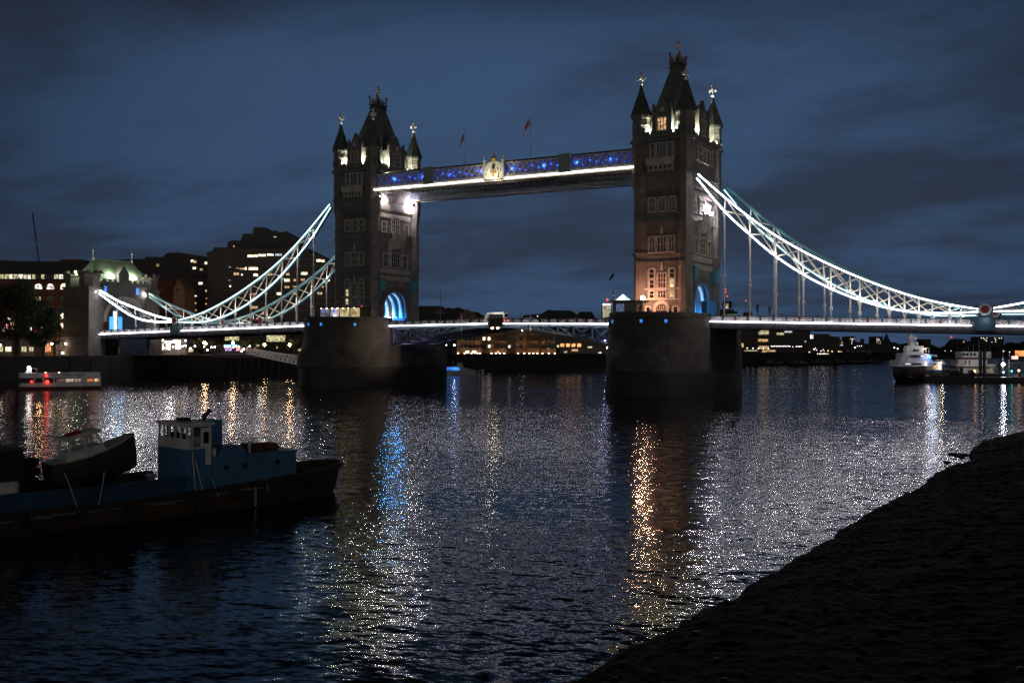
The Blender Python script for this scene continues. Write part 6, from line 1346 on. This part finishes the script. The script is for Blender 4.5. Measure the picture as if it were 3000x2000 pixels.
for u0, u1, v0, v1, mm, lb in ((2974,3006,1043,1027,litglass('orange riverside lights',(1,.3,.08),1.8,.6),'orange glowing windows at the right edge'),(2963,2983,1052,1043,litglass('pink white riverside lights',(1,.62,.55),2.2,.6),'pinkish white lit box near the right edge')):
    g_ = PF('riverside_kiosk',lb,'kiosk',(u0+u1)/2,v0,420); b = MB(); g_.box(b,u0-1,1058,u1+1,v1-1.5,.05,3); b.build('body', m_black, g_.o)
    for i in range(int((u1-u0)/4)): b = MB(); g_.box(b,u0+i*4,v0,u0+i*4+3,v1,-.1,.04); b.build('window', mm, g_.o)
# dark boats moored off the right bank
for i, (u0, u1, vw, d, tall, lb) in enumerate(((2232,2302,1072,560,12,'first dark moored barge right of the right pier, with a pale wheelhouse'),(2298,2370,1072,556,13,'second dark moored barge, with long pale cabin windows'),(2368,2440,1068,600,9,'dark moored barge in the middle of the row'),(2436,2478,1067,610,8,'small dark moored boat near the middle of the row'),(2478,2530,1066,625,7,'slim moored boat with a pale cabin'),(2526,2574,1065,640,9,'last dark moored barge at the right end of the row'))):
    f = PF('moored_boat',lb,'barge',(u0+u1)/2,vw,d,'dark boats moored off the right bank',z=0.); b = MB(); x0, x1 = f.X(u0), f.X(u1); Lh = x1-x0
    b.loft(hull([(x0,.4,.4,2.6,1.2),(x0+Lh*.08,1.6,-.3,2.2,1.8),(x0+Lh*.25,2.2,-.6,1.8,2.5),(x0+Lh*.8,2.2,-.6,1.7,2.5),(x1-Lh*.05,1.7,-.3,2.0,2.2),(x1,.9,.3,2.2,1.5)])); b.build('hull', m_hullB, f.o)
    b = MB(); a, c_ = x0+Lh*(.2+.1*(i%3)), x0+Lh*(.42+.12*(i%2)); b.box(a,-1.4,1.4,c_,1.4,1.4+tall*f.k*.42); ch = b.build('wheelhouse', m_conc if i%2 else m_conc2, f.o); b = MB(); b.box(a+.3,-1.5,2.4,c_-.3,-1.38,3.1); b.build('window', m_glassD, ch)
    b = MB(); b.box(c_+Lh*.06,-1.2,1.5,x1-Lh*.2,1.2,2.6); b.build('cabin', m_conc2 if i == 1 else m_roofD, f.o)
    b = MB(); b.tube((a-.6,0,1.6),(a-.6,0,1.6+tall*.75),.1,.04,6); b.build('mast', m_roofD, f.o)

# ------------------------------------------------------------------ on the piers
t = thing('control_cabin','low glazed control cabin on the left pier, half lit blue white and half yellow','cabin',(-41.2,-13.6,16.05)); 
b = MB(); b.box(-6.4,-1.8,0,6.3,1.8,.35); b.box(-6.7,-2.2,3.1,6.7,2.2,3.4); b.box(-6.4,1.4,.35,6.3,1.8,3.1)
for x in (-6.35,-3.2,-.1,3.1,6.25): b.bar((x,-1.75,.3),(x,-1.75,3.1),.14); b.bar((x,1.7,.3),(x,1.7,3.1),.14)
b.build('frame', m_black, t)
for x0, x1, mm in ((-6.2,-3.3,litglass('pale violet room',(.6,.55,.9),.18,.8)),(-3.1,-.2,litglass('lit control room',(.9,.8,.85),.45,.9)),(0,3.0,litglass('yellow blinds',(1,.78,.36),.42,.7)),(3.2,6.15,MATS['yellow blinds'])):
    b = MB(); b.box(x0,-1.7,.35,x1,-1.6,3.0); b.build('window', mm, t)
for i in range(7): b = MB(); b.ball((-5.6+i*1.7,-2.1,3.0),.13 if i in (1,2,3) else .08,6); b.build('downlight', e_olamp, t)
for x in (-4.9,-1.9): b = MB(); b.box(x-.3,-1.85,1.9,x+.3,-1.75,2.9); b.build('blue_screen', emi('blue cabin screen',(.05,.15,1),.7), t)
b = MB(); b.box(-2.0,-1.9,.4,-1.1,-1.78,1.4); b.build('monitor', emi('monitor glow',(.6,.7,1),1.6), t)
b = MB()
for i in range(14): b.bar((-5+i*.9,-1.8,3.4),(-5+i*.9,-1.8,4.3),.06)
b.bar((-5,-1.8,4.3),(6.7,-1.8,4.3),.07); b.bar((-2.5,0,3.4),(-2.5,0,5.2),.1); b.bar((4.6,-.5,3.4),(4.6,-.5,5.8),.09); b.build('roof_railing', m_grey, t)
b = MB(); b.ball((6.9,-2.0,3.35),.13,6); b.build('red_lamp', e_red, t)
t = thing('control_cabin','small dark control cabin on the right pier with a glowing screen in its window','cabin',(36.7,-17.3,16.05))
b = MB(); b.box(-2.4,-1.9,0,2.4,1.9,2.95); b.box(-3.0,-2.5,2.95,3.6,2.5,3.3); b.build('body', m_conc2, t)
b = MB(); b.box(-1.9,-1.98,1.0,-.1,-1.88,2.6); b.build('window', litglass('dim blue screen window',(.25,.4,.8),.22,2.5), t); b = MB(); b.box(.3,-1.98,1.0,2.1,-1.88,2.6); b.build('dark_window', m_glassD, t); b = MB(); b.box(2.38,-1.2,.9,2.48,1.2,2.5); b.build('side_window', m_glassD, t)
t = thing('signal_mast','teal signal mast with crossbars on the left end of the right pier','mast',(33.7,-18.0,16.1)); b = MB(); b.tube((0,0,0),(0,0,5.2),.2,.12,8); b.tube((0,0,5.0),(0,0,5.25),.3,n=8); b.bar((-1.5,0,3.1),(1.6,0,3.1),.14); b.tube((0,0,5.2),(0,0,9.2),.05,.03,6); b.build('mast', m_tealD, t); b = MB(); b.ball((-1.5,0,3.5),.24,8); b.build('red_lamp', e_red, t)
vs = []; b = MB()
for j in range(6):
    for i in range(9): f_ = i/8; vs.append((-.05-f_*1.0,.15*math.sin(f_*6),9.1-j*.16-f_*1.0+.1*math.sin(f_*5)))
b.add(vs,[(j*9+i,j*9+i+1,(j+1)*9+i+1,(j+1)*9+i) for j in range(5) for i in range(8)]); fl = b.build('pennant', m_black, t); fl.modifiers.new('s','SOLIDIFY').thickness = .02
t = thing('blue_hoarding','plain blue hoarding box beside the road arch of the right tower','hoarding',(48.6,-.6,15.2)); b = MB(); b.box(-.6,-3.4,0,.6,3.4,4.3); b.build('panel', mat('bright blue hoarding',(.03,.22,.5),.5,var=.1), t); b = MB(); b.box(-.65,-3.45,4.3,.65,3.45,4.42)
for y in (-3.4,-1.7,0,1.7,3.4): b.bar((.62,y,0),(.62,y,4.3),.08)
b.build('edge_trim', m_blueP, t); lamp('hoarding_glow','POINT',(3,-1,4),60,(.3,.6,1),t,.3)
for i, (u, v) in enumerate(((2220,902),(2255,906))):
    p = atY(u,v,-4 if i == 0 else 1); t = thing('traffic_light','dark traffic light on its post at the right end of the bridge, %s of two' % ('left','right')[i],'traffic light',(p.x,p.y,15),0,'traffic lights on the right deck'); b = MB(); z = p.z-15; b.tube((0,0,-.2),(0,0,z+.6),.07,n=6); b.build('post', m_black, t); b = MB(); b.box(-.28,-.2,z-.8,.28,.2,z+.8); hd = b.build('head', m_tealD, t)
    for k_ in (-1,0,1): b = MB(); b.tube((.02,-.2,z+k_*.48),(.02,-.3,z+k_*.48),.16,n=8); b.build('lens', m_black, hd)

# ------------------------------------------------------------------ vehicles
def vehicle(kind, x, y, heading, paint, label, group=None, L_=4.3, H_=1.5, tail=0, name=None):
    z = zdeck(x)-.05; t = thing(name or kind, label, {'car':'car','van':'van','minibus':'minibus','coach':'coach'}[kind], (x,y,z), 0 if heading > 0 else math.pi, group); W_ = .9 if kind == 'car' else 1.0
    hx = L_/2
    if kind == 'car': prof = [(-hx,.35),(-hx,.95),(-hx*.8,1.0),(-hx*.5,H_),(hx*.2,H_),(hx*.55,.98),(hx*.95,.85),(hx,.6),(hx,.35)]
    else: prof = [(-hx,.4),(-hx+.05,H_-.15),(-hx+.2,H_),(hx*.45,H_),(hx*.62,H_-.12),(hx*.86,H_*.52),(hx*.98,H_*.42),(hx,.4)]
    b = MB(); k_ = len(prof); vs = [(px,-W_*(.86 if pz > H_*.75 else 1),pz) for px, pz in prof]+[(px,W_*(.86 if pz > H_*.75 else 1),pz) for px, pz in prof]
    b.add(vs,[tuple(range(k_-1,-1,-1)),tuple(range(k_,2*k_))]+[(i,(i+1)%k_,k_+(i+1)%k_,k_+i) for i in range(k_)]); bd = b.build('body', paint, t)
    for s_ in (-1,1):
        b = MB()
        if kind == 'car': b.box(-hx*.5,s_*W_*.9-.06,1.02,hx*.25,s_*W_*.9+.06,H_-.1)
        else: b.box(-hx*.82,s_*W_*.96-.05,H_*.52,hx*.4,s_*W_*.96+.05,H_*.8)
        b.build('side_window', m_glassD, t)
    b = MB(); b.box(-hx-.03,-W_*.7,H_*.6,-hx+.08,W_*.7,H_*.85) if kind != 'car' else b.box(-hx*.62,-W_*.7,1.06,-hx*.57,W_*.7,H_-.12); b.build('rear_window', m_glassD, t)
    for wx in (-hx*.62,hx*.62):
        for s_ in (-1,1): b = MB(); b.tube((wx,s_*W_*.82,.33),(wx,s_*W_*1.02,.33),.33,n=12); b.build('wheel', m_rub, t)
    for s_ in (-1,1):
        b = MB(); b.box(-hx-.05,s_*W_*.82-.12,.75,-hx+.02,s_*W_*.82+.12,1.0 if kind == 'car' else 1.15); b.build('tail_lamp', emi('tail lamp red',(1,.03,.02),5) if 'tail lamp red' not in MATS else MATS['tail lamp red'] if tail else m_red, t)
        b = MB(); b.box(hx-.05,s_*W_*.75-.14,.6,hx+.03,s_*W_*.75+.14,.8); b.build('headlamp', m_boatW2, t)
    return t
vehicle('minibus',-3.7,-3.2,-1,m_vanW,'white high roofed minibus crossing the middle of the bridge',L_=6.0,H_=2.95,tail=1)
lamp('minibus_fill','POINT',(-2.5,-6.5,18.6),260,(1,.95,.8),None,.3)  # fill light added for the minibus, with no lamp of its own
vehicle('van',54.2,-4,-1,m_vanG,'pale green van just right of the right tower','' or None,L_=3.8,H_=1.75)
vehicle('car',58.6,-4,-1,m_vanW,'low white car behind the pale green van',L_=4.2,H_=1.45)
vehicle('minibus',-78.2,-4,1,m_red,'dull red minibus on the left approach deck',L_=3.6,H_=2.7)
vehicle('van',-74.9,-4,1,m_vanW,'cream van in front of the red minibus on the left deck',L_=2.9,H_=2.6)
vehicle('car',-67.3,-4,1,m_vanW,'white low car near the right end of the left deck',L_=4.2,H_=1.55)
for i, (u, c_) in enumerate(((1556,0),(1610,1),(1700,0),(1575,0))):
    p = atY(u,925,-3.5+(i%2)*3); vehicle('car',p.x,p.y,1,(m_vanW,m_black,m_brickR,m_black)[i],('grey white car behind the parapet of the right leaf','black car with bright red tail lamps on the right leaf','dark red car nearest the right pier on the right leaf','black car leading the queue on the right leaf')[i],'cars queuing on the right leaf',L_=4.2,H_=1.5,tail=1)
for i, (u, v, em_) in enumerate(((1602,925,'tail lamp red'),(1612,938,'tail lamp red'),(1555,933,'tail lamp red'))): pass

# ------------------------------------------------------------------ people on the right approach deck
def person_mesh(name, stride, arm):
    me = bpy.data.meshes.new(name)
    J = {'pel':((0,0,.95),.15,.12),'sp':((0,0,1.2),.15,.11),'ch':((0,0,1.4),.19,.12),'nk':((.01,0,1.52),.06,.06),'hd':((.02,0,1.63),.095,.105),'ht':((.02,0,1.76),.06,.06),
         'hL':((0,.1,.9),.1,.1),'kL':((.12*stride+.03,.1,.5),.07,.07),'aL':((.12*stride,.1,.08),.05,.05),'fL':((.12*stride+.17,.1,.04),.045,.035),
         'hR':((0,-.1,.9),.1,.1),'kR':((-.06*stride+.03,-.1,.5),.07,.07),'aR':((-.22*stride,-.1,.09),.05,.05),'fR':((-.22*stride+.16,-.1,.04),.045,.035),
         'sL':((0,.2,1.42),.07,.07),'eL':((-.08*arm,.27,1.15),.05,.05),'wL':((.08+.1*arm,.26,.9),.035,.035),'mL':((.11+.1*arm,.26,.82),.04,.025),
         'sR':((0,-.2,1.42),.07,.07),'eR':((.02*arm,-.27,1.15),.05,.05),'wR':((.1*arm+.05,-.26,.92),.035,.035),'mR':((.1*arm+.08,-.26,.83),.04,.025)}
    K = list(J); E = [('pel','sp'),('sp','ch'),('ch','nk'),('nk','hd'),('hd','ht'),('pel','hL'),('hL','kL'),('kL','aL'),('aL','fL'),('pel','hR'),('hR','kR'),('kR','aR'),('aR','fR'),('ch','sL'),('sL','eL'),('eL','wL'),('wL','mL'),('ch','sR'),('sR','eR'),('eR','wR'),('wR','mR')]
    me.from_pydata([J[k][0] for k in K],[(K.index(a),K.index(c_)) for a, c_ in E],[]); o_ = bpy.data.objects.new(name,me); col.objects.link(o_); o_.modifiers.new('sk','SKIN'); 
    for i, k in enumerate(K): me.skin_vertices[0].data[i].radius = (J[k][1],J[k][2])
    me.skin_vertices[0].data[0].use_root = True; o_.modifiers.new('ss','SUBSURF').levels = 1
    dg = bpy.context.evaluated_depsgraph_get(); m2 = bpy.data.meshes.new_from_object(o_.evaluated_get(dg)); bpy.data.objects.remove(o_)
    m2.materials.clear(); m2.materials.append(m_coat); m2.materials.append(m_skin); m2.materials.append(m_coat2)
    for p in m2.polygons: z = p.center.z; p.material_index = 1 if z > 1.55 and p.center.x > .03 or (z < .87 and abs(p.center.y) > .2) else 2 if z > .85 and z < 1.55 and name.endswith('b') else 0
    return m2
pm = [person_mesh('pa',1,1),person_mesh('pb',.2,.3),person_mesh('pc',-1,.8)]
pp = [(2365,-6.6),(2396,-6.9),(2445,-6.2),(2546,-7),(2594,-7),(2600,-7.2),(2618,-6.5),(2624,-6.8),(2631,-6.6),(2636,-7.1),(2660,-7),(2666,-6.8),(2741,-6.6),(2776,-7),(2798,-7),(2832,-6.6),(2925,-6.6),(2946,-7),(2985,-6.8),(2990,-7.1),(1950-5,-13.4),(1962,-13.6),(1905,-13.2)]
for i, (u, y) in enumerate(pp):
    p = atY(u,930,y); zz = zdeck(p.x)-.02 if u > 2100 else 16.05
    o_ = bpy.data.objects.new('person', pm[i%3]); col.objects.link(o_); o_.location = (p.x,p.y,zz); o_.rotation_euler = (0,0,(i*1.7)%6.28 if i%3 == 1 else (0 if i%2 else math.pi))
    tag(o_, ('person in dark coat walking on the right deck','person in brown coat standing on the right deck')[i%3 == 1] if u > 2100 else 'person in dark clothes by the entrance of the right tower', 'person', ('walkers on the right deck','standing people on the right deck')[i%3 == 1] if u > 2100 else 'people by the tower entrance')

# repeats that nothing but their place tells apart are told apart by their order
ORD = 'first second third fourth fifth sixth seventh eighth ninth tenth eleventh twelfth thirteenth fourteenth fifteenth sixteenth seventeenth eighteenth nineteenth twentieth'.split()
def ordw(n): return ORD[n-1] if n <= 20 else ('twenty ' if n < 30 else 'thirty ' if n < 40 else 'fortieth' if n == 40 else 'forty ' if n < 50 else 'fiftieth' if n == 50 else 'fifty ')+(ORD[n%10-1] if n%10 else '') if n not in (30,) else 'thirtieth'
bpy.context.view_layer.update(); by = {}
for o_ in bpy.data.objects:
    if o_.parent is None and o_.get('label') and not o_.get('kind'): by.setdefault(o_['label'],[]).append(o_)
def uu(o_):
    d = o_.matrix_world.translation-CAM; return d.dot(RT)/max(.1,d.dot(FW))
for lb, lst in by.items():
    if len(lst) > 1:
        lst.sort(key=uu)
        for i, o_ in enumerate(lst): o_['label'] = '%s, %s from the left' % (lb,ordw(i+1))
